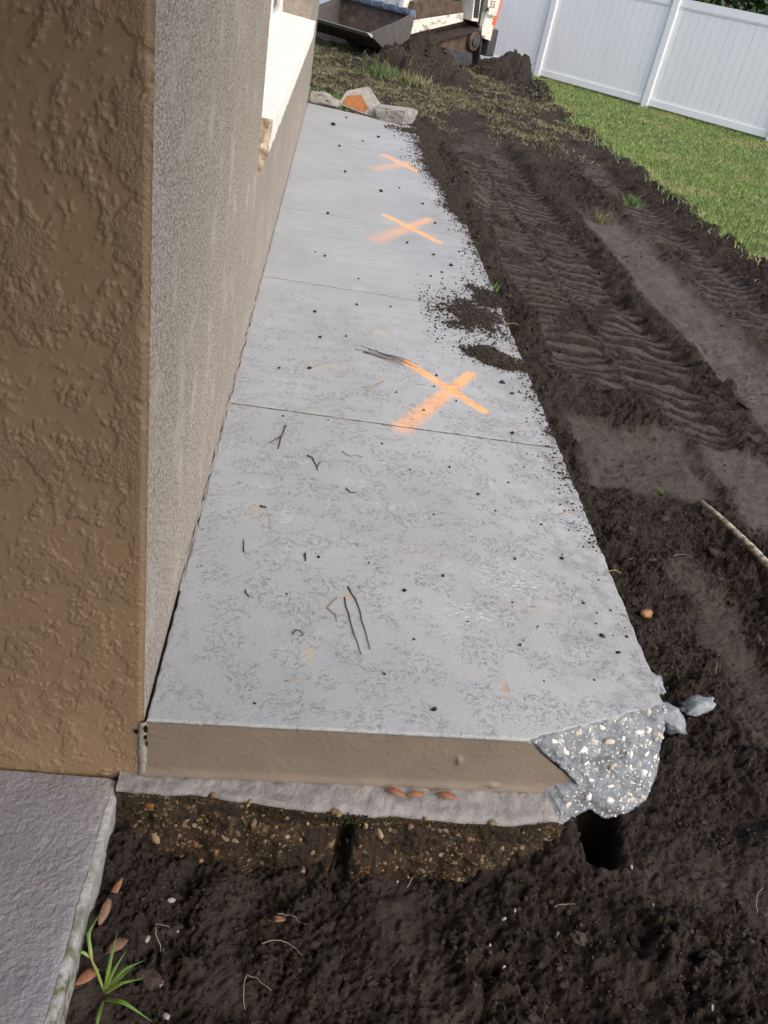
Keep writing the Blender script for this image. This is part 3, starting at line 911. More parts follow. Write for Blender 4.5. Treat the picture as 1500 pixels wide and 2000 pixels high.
# stones in the dirty footing face
SF = []
for i in range(6):
    for m in (M_STONE[3], M_DIRTSTONE, M_DIRTSTONE, M_RUSTSTONE):
        me = stone_var(340 + i); me.materials.append(m); SF.append(me)
rs = random.Random(9)
n = 0; placed = []
while n < 125:
    U1, V1 = rs.uniform(.05, .9), min(.95, abs(rs.gauss(.36, .2)))
    if rs.random() > (.35 + .65 * (.12 < U1 < .4 or .44 < U1 < .66)): continue
    x, y, z = [float(a) for a in foot_pt(np.array(U1), np.array(V1))]
    sz = rs.choice([.005, .006, .007, .009, .011, .015, .019]) 
    if any(math.hypot(x - a, z - b) < (sz + c_) for a, b, c_ in placed): continue
    placed.append((x, z, sz)); n += 1
    add_obj('stone', rs.choice(SF), None, foot, loc=(x, y + sz * .48, z), rot=(1.57 + rs.uniform(-.4, .4), rs.uniform(-.3, .3), rs.uniform(0, 6)), scale=(sz, sz, sz))

# moss along the lip of the ledge
rg = np.random.default_rng(8)
xm = rg.uniform(-.03, .93, 2600)
pm = sst(-.15, .25, fbm(xm * 7, xm * 0 + 2, 3, 170)) * .8 + .2 * (xm > .55)
xm = xm[rg.random(2600) < pm]
ym = ledge_front(xm) + rg.normal(-.002, .005, len(xm)); zm = -.192 - rg.random(len(xm)) ** 2 * .03 + .004
me = scatter_mesh('moss', np.stack([xm, ym, zm], 1), rg.uniform(.0014, .0042, len(xm)), vars1)
add_obj('moss', me, M_MOSS, walk, kind='stuff')

# ------------------------------------------------------------------ front sidewalk
nx, ny = 150, 160
U, V_ = np.meshgrid(np.linspace(0, 1, nx), np.linspace(0, 1, ny)); U = U.ravel(); V_ = V_.ravel()
ysw = -.012 - V_ ** 1.6 * 3.0
xe = -.060 + .004 * fbm(ysw * 12, ysw * 0, 3, 180) - .02 * sst(-.6, -3, ysw)
xsw = xe - (U ** 2.0) * 3.6
zsw = -.188 + .0025 * fbm(xsw * 22, ysw * 22, 3, 181) - .006 * np.exp(-(xe - xsw) / .008)
side = empty('sidewalk', (0, 0, 0), kind='structure', label='purple grey painted sidewalk in front of the brown wall', cat='sidewalk')
add_obj('paving', np_mesh('paving', np.stack([xsw, ysw, zsw], 1), grid_faces(nx, ny)), M_SIDEWALK, side)
n = 240; ne = 12
yy = -.012 - np.linspace(0, 1, n) ** 1.6 * 3.0
U, V_ = np.meshgrid(np.arange(n), np.linspace(0, 1, ne)); U = U.ravel(); V_ = V_.ravel()
ye = yy[U]; xee = -.060 + .004 * fbm(ye * 12, ye * 0, 3, 180) - .02 * sst(-.6, -3, ye)
ang = np.clip(V_ * 2.2, 0, 1) * np.pi / 2
xed = xee + .016 * np.sin(ang) + .004 * fbm(ye * 25, V_ * 3, 3, 182); zed = -.192 - .012 * (1 - np.cos(ang)) - .16 * np.clip(V_ - .45, 0, 1)
add_obj('edge', np_mesh('edge', np.stack([xed, ye, zed], 1), grid_faces(n, ne)), M_SWEDGE, side, label='worn pale rounded sidewalk edge')

# ------------------------------------------------------------------ house
house = empty('house', (-2, 2, -.2), label='brown stucco house corner with a window above the walkway', cat='house')
HO = Vector((2, -2, .2))           # children are written in world metres and shifted into the house frame
def hadd(name, me, mat, parent=house, label=None):
    o = add_obj(name, me, mat, parent, label=label)
    if parent is house: o.location = HO
    return o
# front wall: knock-down stucco relief
xs = np.concatenate([np.linspace(-4, -.5, 60)[:-1], np.arange(-.5, -.0005, .0025), [0.0]])
zs = np.concatenate([np.arange(-.235, 1.46, .0027), np.linspace(1.46, 3.0, 50)])
gx, gz = np.meshgrid(xs, zs); gx = gx.ravel(); gz = gz.ravel()
rot = .5
a = gx * math.cos(rot) + gz * math.sin(rot); b = -gx * math.sin(rot) + gz * math.cos(rot)
n1 = fbm(gx * 15, gz * 12, 6, 200, .70) + .25 * fbm(a * 20, b * 55, 3, 201) * sst(.9, .1, gz)
n1 = n1 + .22 * sst(-.05, -.0, gx)                        # more build-up at the corner
patch = sst(.055, .085, n1)
inner = fbm(gx * 140, gz * 140, 2, 203)
yy = -.0026 * patch * (1 + .5 * inner) - .0012 * fbm(gx * 30, gz * 30, 3, 204) - .012 * perlin(gx * 1.2, gz * 1.2, 205) * sst(-.02, -.3, gx)
yy = yy - .003 * np.clip(fbm(gx * 70, gz * 70, 2, 206) - .3, 0, 1) * 3 * (1 - patch)
yy = yy + .006 * sst(-.012, 0, gx)
xx = gx + np.where(gx > -.004, .002 * fbm(gz * 40, gz * 0, 3, 207), 0)
hadd('front_wall', np_mesh('front_wall', np.stack([xx, yy, gz], 1), grid_faces(len(xs), len(zs)), True, {'patch': patch}), M_BROWN)
hadd('front_wall_core', box_mesh('front_wall_core', (-4, .012, -.24), (-.006, .2, 3.0)), M_BROWN)
# side wall round the window opening
WY0, WY1, WZ0, WZ1, WEND = 1.95, 6.35, .70, 2.15, 8.45
bm = bmesh.new()
bbox(bm, (-.28, .006, -.3), (0, WY0, 3.0))
bbox(bm, (-.28, WY0, -.3), (0, WY1, WZ0))
bbox(bm, (-.28, WY0, WZ1), (0, WY1, 3.0))
bbox(bm, (-.28, WY1, -.3), (0, WEND, 3.0))
hadd('side_wall', bm_mesh('side_wall', bm), M_SIDE)
hadd('corner_trim', box_mesh('corner_trim', (-.3, WEND - .002, -.3), (-.015, WEND + .75, 3.0), .004), M_SIDE)
hadd('back_wall', box_mesh('back_wall', (-4, WEND + .3, -.3), (-.31, WEND + .6, 3.0)), M_SIDE)
# sill
bm = bmesh.new()
prof = [(-.25, .872), (.034, .848), (.036, .838), (.032, .735), (.002, .672), (-.25, .672)]
prism(bm, prof, WY0 + .012, WY1, 'y')
bmesh.ops.subdivide_edges(bm, edges=[e for e in bm.edges if abs(e.verts[0].co.y - e.verts[1].co.y) > 1], cuts=60)
for v in bm.verts:
    v.co.x += .003 * math.sin(v.co.y * 37) * (1 if v.co.x > .02 else 0); v.co.z += .002 * math.sin(v.co.y * 23 + v.co.x * 40)
sill = hadd('window_sill', bm_mesh('window_sill', bm), M_SILL, label='thick white stucco window sill')
# worn end of the sill
nx, nz = 20, 60
U, V_ = np.meshgrid(np.linspace(0, 1, nx), np.linspace(0, 1, nz)); U = U.ravel(); V_ = V_.ravel()
zz = .852 - .19 * V_; xo = np.interp(V_, [0, .07, .6, .8, 1], [.036, .037, .031, .018, .004])
xx = -.002 + (xo + .004) * U
yy = WY0 + .004 - .010 * np.clip(fbm(xx * 40, zz * 25, 3, 210) + .2, 0, 1)
hadd('sill_end', np_mesh('sill_end', np.stack([xx, yy, zz], 1), grid_faces(nx, nz)[:, ::-1]), M_SILLEND, sill)
# window
win = hadd('window', None, None)
bm = bmesh.new()
bbox(bm, (-.27, WY0, .868), (-.225, WY1, .905), .004)
bbox(bm, (-.27, WY0, 2.10), (-.225, WY1, WZ1), .004)
for y in (WY0, WY1 - .05): bbox(bm, (-.268, y, .905), (-.227, y + .05, 2.10), .004)
bbox(bm, (-.262, 5.15, .906), (-.219, 5.21, 2.10), .004)
add_obj('frame', bm_mesh('frame', bm), M_FRAME, win)
for (a, b) in ((WY0 + .05, 5.15), (5.21, WY1 - .05)):
    add_obj('pane', box_mesh('pane', (-.255, a, .905), (-.247, b, 2.10)), M_GLASS, win)
# roof with eaves
bm = bmesh.new()
prism(bm, [(-4.4, 3.02), (.45, 3.02), (.45, 3.16), (-1.9, 4.2), (-4.4, 4.2)], -.4, WEND + 1.1, 'y')
hadd('roof', bm_mesh('roof', bm), simple('roof_shingle', (.16, .13, .11), .9, .2, .3, 12))
# added unseen roof, end wall and column that keep light off the front
hadd('shade_roof', box_mesh('shade_roof', (-4.4, -3.3, 2.45), (1.25, -.30, 2.67)), M_BROWN)
hadd('shade_end_wall', box_mesh('shade_end_wall', (-4.2, -3.25, -.2), (.2, -3.05, 2.45)), M_BROWN)  # added out of view to block low sky light from the front wall
hadd('shade_roof_column', box_mesh('shade_roof_column', (-2.6, -2.6, -.2), (-2.3, -2.3, 2.5), .01), M_BROWN)  # added support for the unseen shading roof
# caulk along the wall base and down the corner
pts = [(.003 + .0025 * math.sin(y * 31) + .002 * math.sin(y * 77), y, -.004 + .003 * math.sin(y * 19)) for y in np.arange(.42, 8.0, .03)]
hadd('caulk_bead', tube_mesh('caulk_bead', pts, [.0042 + .0015 * math.sin(i * 1.7) for i in range(len(pts))], 6), M_CAULK)
nx, nz = 14, 60
U, V_ = np.meshgrid(np.linspace(0, 1, nx), np.linspace(0, 1, nz)); U = U.ravel(); V_ = V_.ravel()
zz = -.002 - .172 * V_
wl = -.010 - .006 * fbm(zz * 18, zz * 0, 4, 213); wr = .004 + .012 * np.clip(fbm(zz * 14, zz * 0 + 4, 4, 214) + .2, 0, 1) + .012 * sst(.8, 1, V_)
xx = wl + (wr - wl) * U
yy = -.0075 * np.sin(np.pi * np.clip(U, .02, .98)) ** .5 - .002 * fbm(xx * 120, zz * 90, 3, 215) - .0015
hadd('caulk_strip', np_mesh('caulk_strip', np.stack([xx, yy, zz], 1), grid_faces(nx, nz)[:, ::-1]), M_CAULK)
bm = bmesh.new()
bbox(bm, (.0005, .03, -.06), (.011, .42, -.006))
hadd('joint_shade', bm_mesh('joint_shade', bm), M_GAP_SHADE)  # dark solid standing in for the shade down the open joint
for i, (x, z, sx, sz2) in enumerate(((.006, -.020, .005, .010), (-.012, -.030, .004, .006), (.007, -.046, .003, .007), (.010, -.066, .0018, .008))):
    V, F = lumpy(ICO2, 720 + i, .4, 1.2)
    hadd('caulk_gap_shade', np_mesh('caulk_gap_shade', V * np.array([sx, .0030, sz2]) + np.array([x, -.0085, z]), F), M_GAP_SHADE)  # dark lumps painted as the shade in holes of the caulk

# ------------------------------------------------------------------ white fence
FP = np.array([4.40, 17.95]); FANG = R_(44.0); FD = np.array([math.cos(FANG), -math.sin(FANG)]); SP = 2.53
fence = empty('privacy_fence', (FP[0], FP[1], -.22), -FANG, label='tall white vinyl privacy fence with capped posts across the back lawn', cat='fence')
post_me = box_mesh('post', (-.064, -.064, -.1), (.064, .064, 1.93), .006)
cap_me = bpy.data.meshes.new('cap')
bm = bmesh.new(); prism(bm, [(-.08, 1.93), (.08, 1.93), (.08, 1.95), (0, 2.0), (-.08, 1.95)], -.08, .08, 'y'); cap_me = bm_mesh('cap', bm)
bw = .1525
nb = 16
board_me = box_mesh('board', (0, -.011, .16), (bw - .004, .011, 1.72), .003)
rail_me = bm_mesh('rail', (lambda b: (prism(b, [(-.026, .055), (.026, .055), (.026, .165), (.020, .172), (.020, .188), (-.020, .188), (-.020, .172), (-.026, .165)], .060, SP - .060, 'x'), b)[1])(bmesh.new()))
rail2_me = bm_mesh('rail', (lambda b: (prism(b, [(-.026, 1.83), (.026, 1.83), (.026, 1.70), (.020, 1.693), (.020, 1.675), (-.020, 1.675), (-.020, 1.693), (-.026, 1.70)], .060, SP - .060, 'x'), b)[1])(bmesh.new()))
for k_ in range(-3, 4):
    p = add_obj('post', post_me, M_VINYL, fence, loc=(k_ * SP, 0, 0))
    add_obj('cap', cap_me, M_VINYL, p)
    if k_ < 3:
        add_obj('rail', rail_me, M_VINYL, fence, loc=(k_ * SP, 0, 0)); add_obj('rail', rail2_me, M_VINYL, fence, loc=(k_ * SP, 0, 0))
        for j in range(nb):
            add_obj('board', board_me, M_VINYL, fence, loc=(k_ * SP + .045 + j * bw, rs.uniform(-.0012, .0012), 0))

# ------------------------------------------------------------------ grass
rg = np.random.default_rng(21)
def in_lawn(n, xr, yr, pw=1.0):
    x = rg.uniform(*xr, n); y = yr[0] + (yr[1] - yr[0]) * rg.random(n) ** pw
    side_ = (x - FP[0]) * math.sin(FANG) + (y - FP[1]) * math.cos(FANG)
    k_ = (x > lawn_edge(y) + .05 * rg.normal(size=n)) & (side_ < .05)
    x, y = x[k_], y[k_]
    return np.stack([x, y, -.215 + .012 * fbm(x * 1.5, y * 1.5, 3, 99)], 1)
B = np.concatenate([in_lawn(115000, (3.7, 9.5), (3.5, 11)), in_lawn(65000, (3.7, 8.5), (9, 18))])
N = len(B)
hgt = rg.uniform(.025, .055, N) * (.75 + .5 * sst(-.3, .4, fbm(B[:, 0] * 1.3, B[:, 1] * 1.3, 2, 190)))
me = blades_mesh('lawn_grass', B, hgt, rg.uniform(.004, .008, N) * (1 + .06 * np.clip(B[:, 1] - 5, 0, 20)), rg.uniform(.2, 1.3, N), rg)
add_obj('lawn_grass', me, M_GRASS, kind='stuff', label='short green lawn grass growing up to the white fence', cat='grass')
# longer tufts at fence feet and along the torn edge
t = rg.uniform(-2.5, 3, 2600); s = rg.normal(-.06, .05, 2600)
near = np.exp(-((t * SP - np.round(t) * SP) / .25) ** 2)
bx = FP[0] + FD[0] * t * SP - s * 0 + (-math.sin(FANG)) * -s; by = FP[1] + FD[1] * t * SP + math.cos(FANG) * s
B2 = np.stack([FP[0] + FD[0] * t * SP + math.sin(FANG) * s, FP[1] + FD[1] * t * SP + math.cos(FANG) * s, np.full(2600, -.215)], 1)
yv = rg.uniform(4.5, 14, 5200); xv = lawn_edge(yv) + rg.normal(.0, .10, 5200)
zv, _, _ = soil(xv, yv)
B3 = np.stack([xv, yv, np.maximum(zv, -.22) - .005], 1)
B = np.concatenate([B2, B3]); N = len(B)
me = blades_mesh('edge_grass', B, rg.uniform(.04, .11, N), rg.uniform(.006, .011, N), rg.uniform(.3, 1.5, N), rg)
add_obj('edge_grass', me, M_GRASS, kind='stuff', label='ragged longer grass along the torn lawn edge and fence foot', cat='grass')
# torn, muddied turf between the tracks and the machine
n = 150000
x = rg.uniform(-1.0, 4.0, n); y = rg.uniform(7.7, 16.5, n)
m = sst(-.22, .20, fbm(x * 1.3, y * 1.3, 5, 230, .6)) * sst(8.3, 10.2, y + .5 * perlin(x * 2, y, 231)) + .5 * sst(1.0, .3, x) * sst(8.0, 8.4, y)
k_ = (rg.random(n) < m * .9) & (x < lawn_edge(y)) & ~((x < .05) & (y < 9.3)) & ~((x < 1.3) & (y < 8.05))
x, y = x[k_], y[k_]; z, _, _ = soil(x, y)
k_ = rg.random(len(x)) > sst(SOIL_FAR_Z + .06, SOIL_FAR_Z + .16, z) * .93
x, y, z = x[k_], y[k_], z[k_]
N = len(x)
me = blades_mesh('torn_turf', np.stack([x, y, z - .004], 1), rg.uniform(.025, .065, N), rg.uniform(.006, .012, N), rg.uniform(.6, 2.0, N), rg)
add_obj('torn_turf', me, M_DEADGRASS, kind='stuff', label='torn muddy olive turf between the walkway end and the loader', cat='grass')

def tuft(name, cx, cy, n, spread, h0, h1, mat, label, width=.008):
    x = rg.normal(cx, spread, n); y = rg.normal(cy, spread, n); z, _, _ = soil(x, y)
    me = blades_mesh(name, np.stack([x, y, z - .004], 1) - np.array([cx, cy, 0]), rg.uniform(h0, h1, n), rg.uniform(width * .6, width * 1.3, n), rg.uniform(.2, 1.2, n), rg, segs=3)
    return add_obj(name, me, mat, label=label, cat='grass tuft', loc=(cx, cy, 0), kind='stuff')
tuft('grass_tuft', .18, 8.9, 700, .17, .06, .20, M_LUSH, 'bright green grass tuft against the far end of the house wall', .010)
tuft('grass_tuft', 1.05, 12.6, 600, .20, .07, .22, M_WEEDY, 'shaggy green weeds on the soil heap below the bucket', .014)
tuft('grass_tuft', 1.45, 12.3, 350, .18, .08, .2, M_DEADGRASS, 'clump of dry brown grass beside the green weeds on the heap', .014)
tuft('grass_tuft', 1.29, 3.45, 70, .015, .03, .09, M_LUSH, 'small green sprout between walkway edge and soil, near the spilled dirt', .005)
tuft('grass_tuft', 2.62, 5.95, 60, .02, .08, .2, M_DEADGRASS, 'wispy pale grass clump on the ridge between the tread tracks', .007)
tuft('grass_tuft', 1.72, 1.52, 60, .013, .012, .04, M_WEEDY, 'tiny green grass scrap in loose soil beside the pole tip', .004)
tuft('grass_tuft', 3.2, 6.9, 160, .06, .06, .12, M_WEEDY, 'green turf clump torn loose at the foot of the lawn edge', .009)

# ------------------------------------------------------------------ trees beyond the fence
M_BARK = simple('tree_bark', (.10, .075, .055), .9, .2, .3, 12, .01)
k = NT('tree_leaf', 0.5, 0.35)
k_c = k.ramp(k.attr('tint'), (.0, (.020, .045, .012)), (.6, (.040, .080, .020)), (1.0, (.085, .125, .035)))
M_TREELEAF = k.done(k_c)
def tree(px, py, h, rw, seed, label):
    t = empty('leafy_tree', (px, py, -.25), label=label, cat='tree', group='trees beyond the white fence')
    r = np.random.default_rng(seed)
    pts = [(0, 0, 0), (.05, .03, h * .2), (-.04, .08, h * .45), (.06, 0, h * .8)]
    V, F = tube_np(pts, [.16, .13, .09, .03], 8)
    allV = [tuple(v) for v in V]; allF = list(F)
    tips = []
    for i in range(16):
        z0 = h * r.uniform(.12, .7); a = r.uniform(0, 6.28); L = rw * r.uniform(.6, 1.0) * (1 - .3 * z0 / h)
        e = (math.cos(a) * L, math.sin(a) * L, z0 + L * .55)
        V, F = tube_np([(0, 0, z0), (e[0] * .5, e[1] * .5, z0 + L * .2), e], [.05, .035, .012], 5)
        o_ = len(allV); allV += [tuple(v) for v in V]; allF += [tuple(i_ + o_ for i_ in f) for f in F]
        tips.append(e)
    me = bpy.data.meshes.new('trunk'); me.from_pydata(allV, [], allF)
    add_obj('trunk', me, M_BARK, t)
    cl = []
    for i in range(95):
        a = r.uniform(0, 6.28); z0 = h * r.uniform(.10, 1.0); rr = rw * math.sqrt(max(.05, 1 - (abs(z0 / h - .45) / .6) ** 2)) * r.uniform(.35, 1.05)
        cl.append((math.cos(a) * rr, math.sin(a) * rr, z0, r.uniform(.25, .5)))
    cl += [(e[0], e[1], e[2], .4) for e in tips]
    cl = np.array(cl); n = 14000
    i = r.integers(0, len(cl), n)
    d = r.normal(size=(n, 3)); d /= np.linalg.norm(d, axis=1)[:, None]
    c_ = cl[i, :3] + d * (cl[i, 3] * r.random(n) ** .45)[:, None] * np.array([1, 1, .75])
    L = r.uniform(.05, .11, n); u_ = r.normal(size=(n, 3)); u_ /= np.linalg.norm(u_, axis=1)[:, None]
    w_ = np.cross(u_, r.normal(size=(n, 3))); w_ /= np.linalg.norm(w_, axis=1)[:, None]
    Q = np.stack([c_ - u_ * L[:, None], c_ + w_ * (L * .42)[:, None], c_ + u_ * L[:, None], c_ - w_ * (L * .42)[:, None]], 1)
    add_obj('crown', np_mesh('crown', Q.reshape(-1, 3), np.arange(n * 4).reshape(-1, 4), True, {'tint': np.repeat(r.random(n), 4)}), M_TREELEAF, t)
for i, (a_, b_, h_, r_) in enumerate(((1.0, 1.7, 5.2, 1.5), (2.1, 2.3, 6.0, 1.7), (3.1, 1.8, 5.0, 1.5), (0.2, 2.6, 5.6, 1.6), (4.2, 2.4, 6.2, 1.7), (-.8, 3.2, 5.5, 1.7))):
    x = FP[0] + FD[0] * a_ * SP + math.sin(FANG) * b_; y = FP[1] + FD[1] * a_ * SP + math.cos(FANG) * b_
    tree(x, y, h_, r_, 400 + i, 'dark green leafy tree rising behind the white fence')

# ------------------------------------------------------------------ compact track loader
k = NT('dirty_white_paint', 0.5, 0.45)
mud = k.ss(.50, .62, k.noise(7, 6, .7))
X, Y, Z = k.xyz()
low = k.ss(.95, .25, Z)
c = k.mix(k.math('MULTIPLY', mud, k.math('MULTIPLY_ADD', low, .85, .12)), (.66, .64, .58), (.085, .06, .045))
M_LWHITE = k.done(c)
k = NT('mud_caked_steel', 0.7, 0.35)
M_LMUD = k.done(k.ramp(k.noise(9, 6, .7), (.3, (.035, .026, .021)), (.6, (.11, .075, .055)), (.8, (.26, .19, .14))))
k = NT('worn_dark_steel', 0.45, 0.5)
M_LDARK = k.done(k.ramp(k.noise(14, 5, .7), (.35, (.030, .031, .035)), (.7, (.085, .085, .092))))
M_LBLUE = simple('scuffed_blue_grey_steel', (.115, .14, .21), .45, .5, .35, 14)
M_LRUB = simple('muddy_rubber', (.040, .032, .028), .85, .25, .4, 18)
M_LGREY = simple('scraped_grey_steel', (.085, .080, .078), .45, .5, .25, 14)
M_LEDGEW = simple('bright_worn_edge', (.42, .41, .40), .35, .5, .2, 30)
M_LOR = simple('orange_paint', (.72, .13, .035), .45, .45, .12, 10)
M_LBLK = simple('black_paint', (.018, .018, .020), .5, .4, .2, 10)
ld = empty('track_loader', LOADER_POS, math.pi + R_(LOADER_TH), label='muddy white compact track loader with dark bucket parked on the torn turf', cat='loader')
def lp(name, prof, a, b, mat, parent=None, bev=.008): return add_obj(name, prism_mesh(name, prof, a, b, 'y', bev), mat, parent or ld)
def lb(name, lo, hi, mat, parent=None, bev=.008): return add_obj(name, box_mesh(name, lo, hi, bev), mat, parent or ld)
circ = [(-.62, .52, .20), (-.72, .16, .155), (.80, .21, .205)]
pts = np.array([(cx + r_ * math.cos(t), cz + r_ * math.sin(t)) for cx, cz, r_ in circ for t in np.linspace(0, 2 * math.pi, 40, endpoint=False)])
def hull(P):
    P = sorted(map(tuple, P)); 
    def half(pp):
        h_ = []
        for p in pp:
            while len(h_) > 1 and (h_[-1][0] - h_[-2][0]) * (p[1] - h_[-2][1]) - (h_[-1][1] - h_[-2][1]) * (p[0] - h_[-2][0]) <= 0: h_.pop()
            h_.append(p)
        return h_[:-1]
    return half(P) + half(P[::-1])
hp = np.array(hull(pts)); seg_ = np.linalg.norm(np.roll(hp, -1, 0) - hp, axis=1); cum = np.concatenate([[0], np.cumsum(seg_)])
tt = np.linspace(0, cum[-1], 121)[:-1]
hp2 = np.concatenate([hp, hp[:1]])
path = np.stack([np.interp(tt, cum, hp2[:, 0]), np.interp(tt, cum, hp2[:, 1])], 1)
tg = np.roll(path, -1, 0) - np.roll(path, 1, 0); tg /= np.linalg.norm(tg, axis=1)[:, None]
nrm = np.stack([tg[:, 1], -tg[:, 0]], 1)
for side_ in (1, -1):
    v0, v1 = (.50, .85) if side_ > 0 else (-.85, -.50)
    bm = bmesh.new()
    rows = []
    for i in range(120):
        o_ = .022 if (i % 3) == 0 else .0
        out = path[i] + nrm[i] * o_; inn = path[i] - nrm[i] * .035
        rows.append([bm.verts.new((out[0], v0, out[1])), bm.verts.new((out[0], v1, out[1])), bm.verts.new((inn[0], v1, inn[1])), bm.verts.new((inn[0], v0, inn[1]))])
    for i in range(120):
        A_, B_ = rows[i], rows[(i + 1) % 120]
        for j in range(4): bm.faces.new((A_[j], A_[(j + 1) % 4], B_[(j + 1) % 4], B_[j]))
    tr = add_obj('track', bm_mesh('track', bm), M_LRUB, ld)
    s0, s1 = (v0 + .02, v1 - .05) if side_ > 0 else (v0 + .05, v1 - .02)
    lp('undercarriage', [(-.68, .30), (-.60, .66), (-.2, .60), (.72, .34), (.72, .16), (-.66, .16)], s0 + .02, s1 - .03, M_LMUD)
    a, b = (v1 - .05, v1 + .01) if side_ > 0 else (v0 - .01, v0 + .05)
    lp('guard_plate', [(-.66, .15), (-.60, .33), (.1, .38), (.58, .32), (.62, .15), (.3, .12), (-.5, .12)], a, b, M_LDARK)
    def disc(name, cx, cz, r_, a, b, mat, n=24, par=None):
        return lp(name, [(cx + r_ * math.cos(t), cz + r_ * math.sin(t)) for t in np.linspace(0, 2 * math.pi, n, endpoint=False)], a, b, mat, par, .006)
    sp_ = disc('sprocket', -.60, .53, .155, a - .03 * side_, b - .0 * side_, M_LMUD)
    disc('hub', -.60, .53, .085, a + (.02 * side_), b + .03 * side_, M_LDARK, 12, sp_)
    for i in range(8):
        t = i * math.pi / 4
        disc('bolt', -.60 + .12 * math.cos(t), .53 + .12 * math.sin(t), .016, a + .01 * side_, b + .015 * side_, M_LDARK, 6, sp_)
    for u in (-.45, -.22, .01, .24, .47): disc('roller', u, .125, .085, a - .06 * side_, b - .012 * side_, M_LMUD, 14)
    disc('idler', .80, .21, .15, a - .05 * side_, b - .02 * side_, M_LMUD, 20)
    # fender strip, side and arm
    f0, f1 = (.47, .64) if side_ > 0 else (-.64, -.47)
    lp('fender', [(-.42, .80), (.95, .50), (1.02, .56), (1.0, .70), (-.38, .93)], f0, f1, M_LWHITE)
    g0, g1 = (.47, .80) if side_ > 0 else (-.80, -.47)
    lp('side_cover', [(-.36, .94), (1.0, .71), (.95, .98), (.55, 1.08), (-.32, 1.10)], .47 * side_, .62 * side_, M_LMUD)
    lp('dark_side_panel', [(-.30, 1.11), (.55, 1.09), (.62, 1.42), (-.30, 1.46)], .47 * side_, .61 * side_, M_LDARK)
    vt = lp('vent', [(-.64, .84), (-.44, .84), (-.34, 1.45), (-.56, 1.45)], g0, g1 + .01, M_LWHITE)
    if side_ > 0:
        lp('grille_opening', [(-.60, .90), (-.47, .90), (-.40, 1.25), (-.53, 1.25)], .80, .818, M_LBLK, vt, 0)
        for i in range(5): lp('grille_bar', [(-.60 + i * .0165 * 1.7, .90), (-.592 + i * .0165 * 1.7, .90), (-.522 + i * .028, 1.25), (-.530 + i * .028, 1.25)], .818, .826, M_LGREY, vt, 0)
        for i in range(7): lp('grille_bar', [(-.60 + i * .011, .93 + i * .045), (-.465 + i * .011, .93 + i * .045), (-.465 + i * .011, .938 + i * .045), (-.60 + i * .011, .938 + i * .045)], .8185, .8265, M_LGREY, vt, 0)
    lp('dark_gap_panel', [(-.80, .74), (-.65, .84), (-.57, 1.46), (-.72, 1.6)], g0, g1 - .06 * side_ if side_ > 0 else g1, M_LBLK)
    rp = lp('rear_side_panel', [(-1.14, .56), (-.84, .60), (-.80, .78), (-.86, 1.0), (-.72, 1.65), (-1.10, 1.75), (-1.20, 1.2)], g0, g1, M_LWHITE)
    lp('orange_edge', [(-1.155, .74), (-1.125, .74), (-1.18, 1.2), (-1.09, 1.75), (-1.13, 1.76), (-1.222, 1.2)], g0 - .004, g1 + .006, M_LOR, rp, 0)
    lb('tail_light', (-1.16, g0 if side_ < 0 else .70, .84), (-1.07, g1 if side_ > 0 else -.70, .95), M_LOR) if side_ < 0 else lb('tail_light', (-1.16, .70, .83), (-1.07, .812, .95), M_LOR)
    lb('bumper', (-1.34, .56 if side_ > 0 else -.80, .30), (-1.10, .80 if side_ > 0 else -.56, .76), M_LDARK, None, .03)
    a0, a1 = (.40, .50) if side_ > 0 else (-.50, -.40)
    lp('lift_arm', [(-1.02, 1.45), (-1.02, 1.72), (-.3, 1.80), (.6, 1.62), (1.08, .98), (1.15, .55), (1.02, .50), (.92, .85), (.48, 1.42), (-.4, 1.55)], a0, a1, M_LWHITE)
lb('chassis', (-1.08, -.48, .30), (.98, .48, .92), M_LMUD)
lp('tailgate', [(-1.22, .62), (-1.10, .62), (-1.10, 1.62), (-1.20, 1.55)], -.55, .55, M_LWHITE)
cabo = lp('cab', [(-.55, 1.0), (.70, 1.0), (.84, 1.35), (.60, 2.02), (-.50, 2.02)], -.385, .385, M_LBLK)
for v in (-.37, .37):
    lp('cab_frame', [(.66, 1.0), (.74, 1.0), (.88, 1.35), (.64, 2.04), (.56, 2.04), (.79, 1.36)], v - .03, v + .03, M_LWHITE, cabo)
lb('step', (.72, -.36, .55), (1.08, .36, .80), M_LGREY)
lb('front_cover', (.98, -.38, .80), (1.04, .38, 1.12), M_LWHITE)
lp('tilt_coupler', [(1.12, .28), (1.22, .28), (1.12, .78), (1.04, .78)], -.55, .55, M_LDARK)
# bucket
BU, BW = 1.20, .25
def bpt(u, w_): return (BU + u, BW + w_)
bk = ld
lip, hf, hb, tp = bpt(1.02, .22), bpt(.52, -.02), bpt(.04, .02), bpt(-.02, .54)
th = .022
floor_prof = [lip, hf, hb, tp, (tp[0] + .03, tp[1]), (hb[0] + .035, hb[1] + .04), (hf[0] - .005, hf[1] + th), (lip[0], lip[1] + .012)]
bucket = lp('bucket', floor_prof, -.88, .88, M_LMUD, None, 0)
bucket['label'] = 'dark mud stained bucket curled back'
for v in (.86, -.88):
    lp('side_plate', [lip, hf, hb, tp, (tp[0] + .10, tp[1] + .03), (BU + .30, BW + .47)], v, v + .024, M_LGREY, bucket, .003)
lp('cutting_edge', [(lip[0] - .10, lip[1] - .058), (lip[0] + .03, lip[1] + .002), (lip[0] + .03, lip[1] + .016), (lip[0] - .1, lip[1] - .012)], -.885, .885, M_LEDGEW, bucket, 0)
lp('top_rim', [(tp[0] - .06, tp[1] - .03), (tp[0] + .10, tp[1] + .0), (tp[0] + .10, tp[1] + .09), (tp[0] - .04, tp[1] + .08)], -.86, .86, M_LBLUE, bucket, .012)
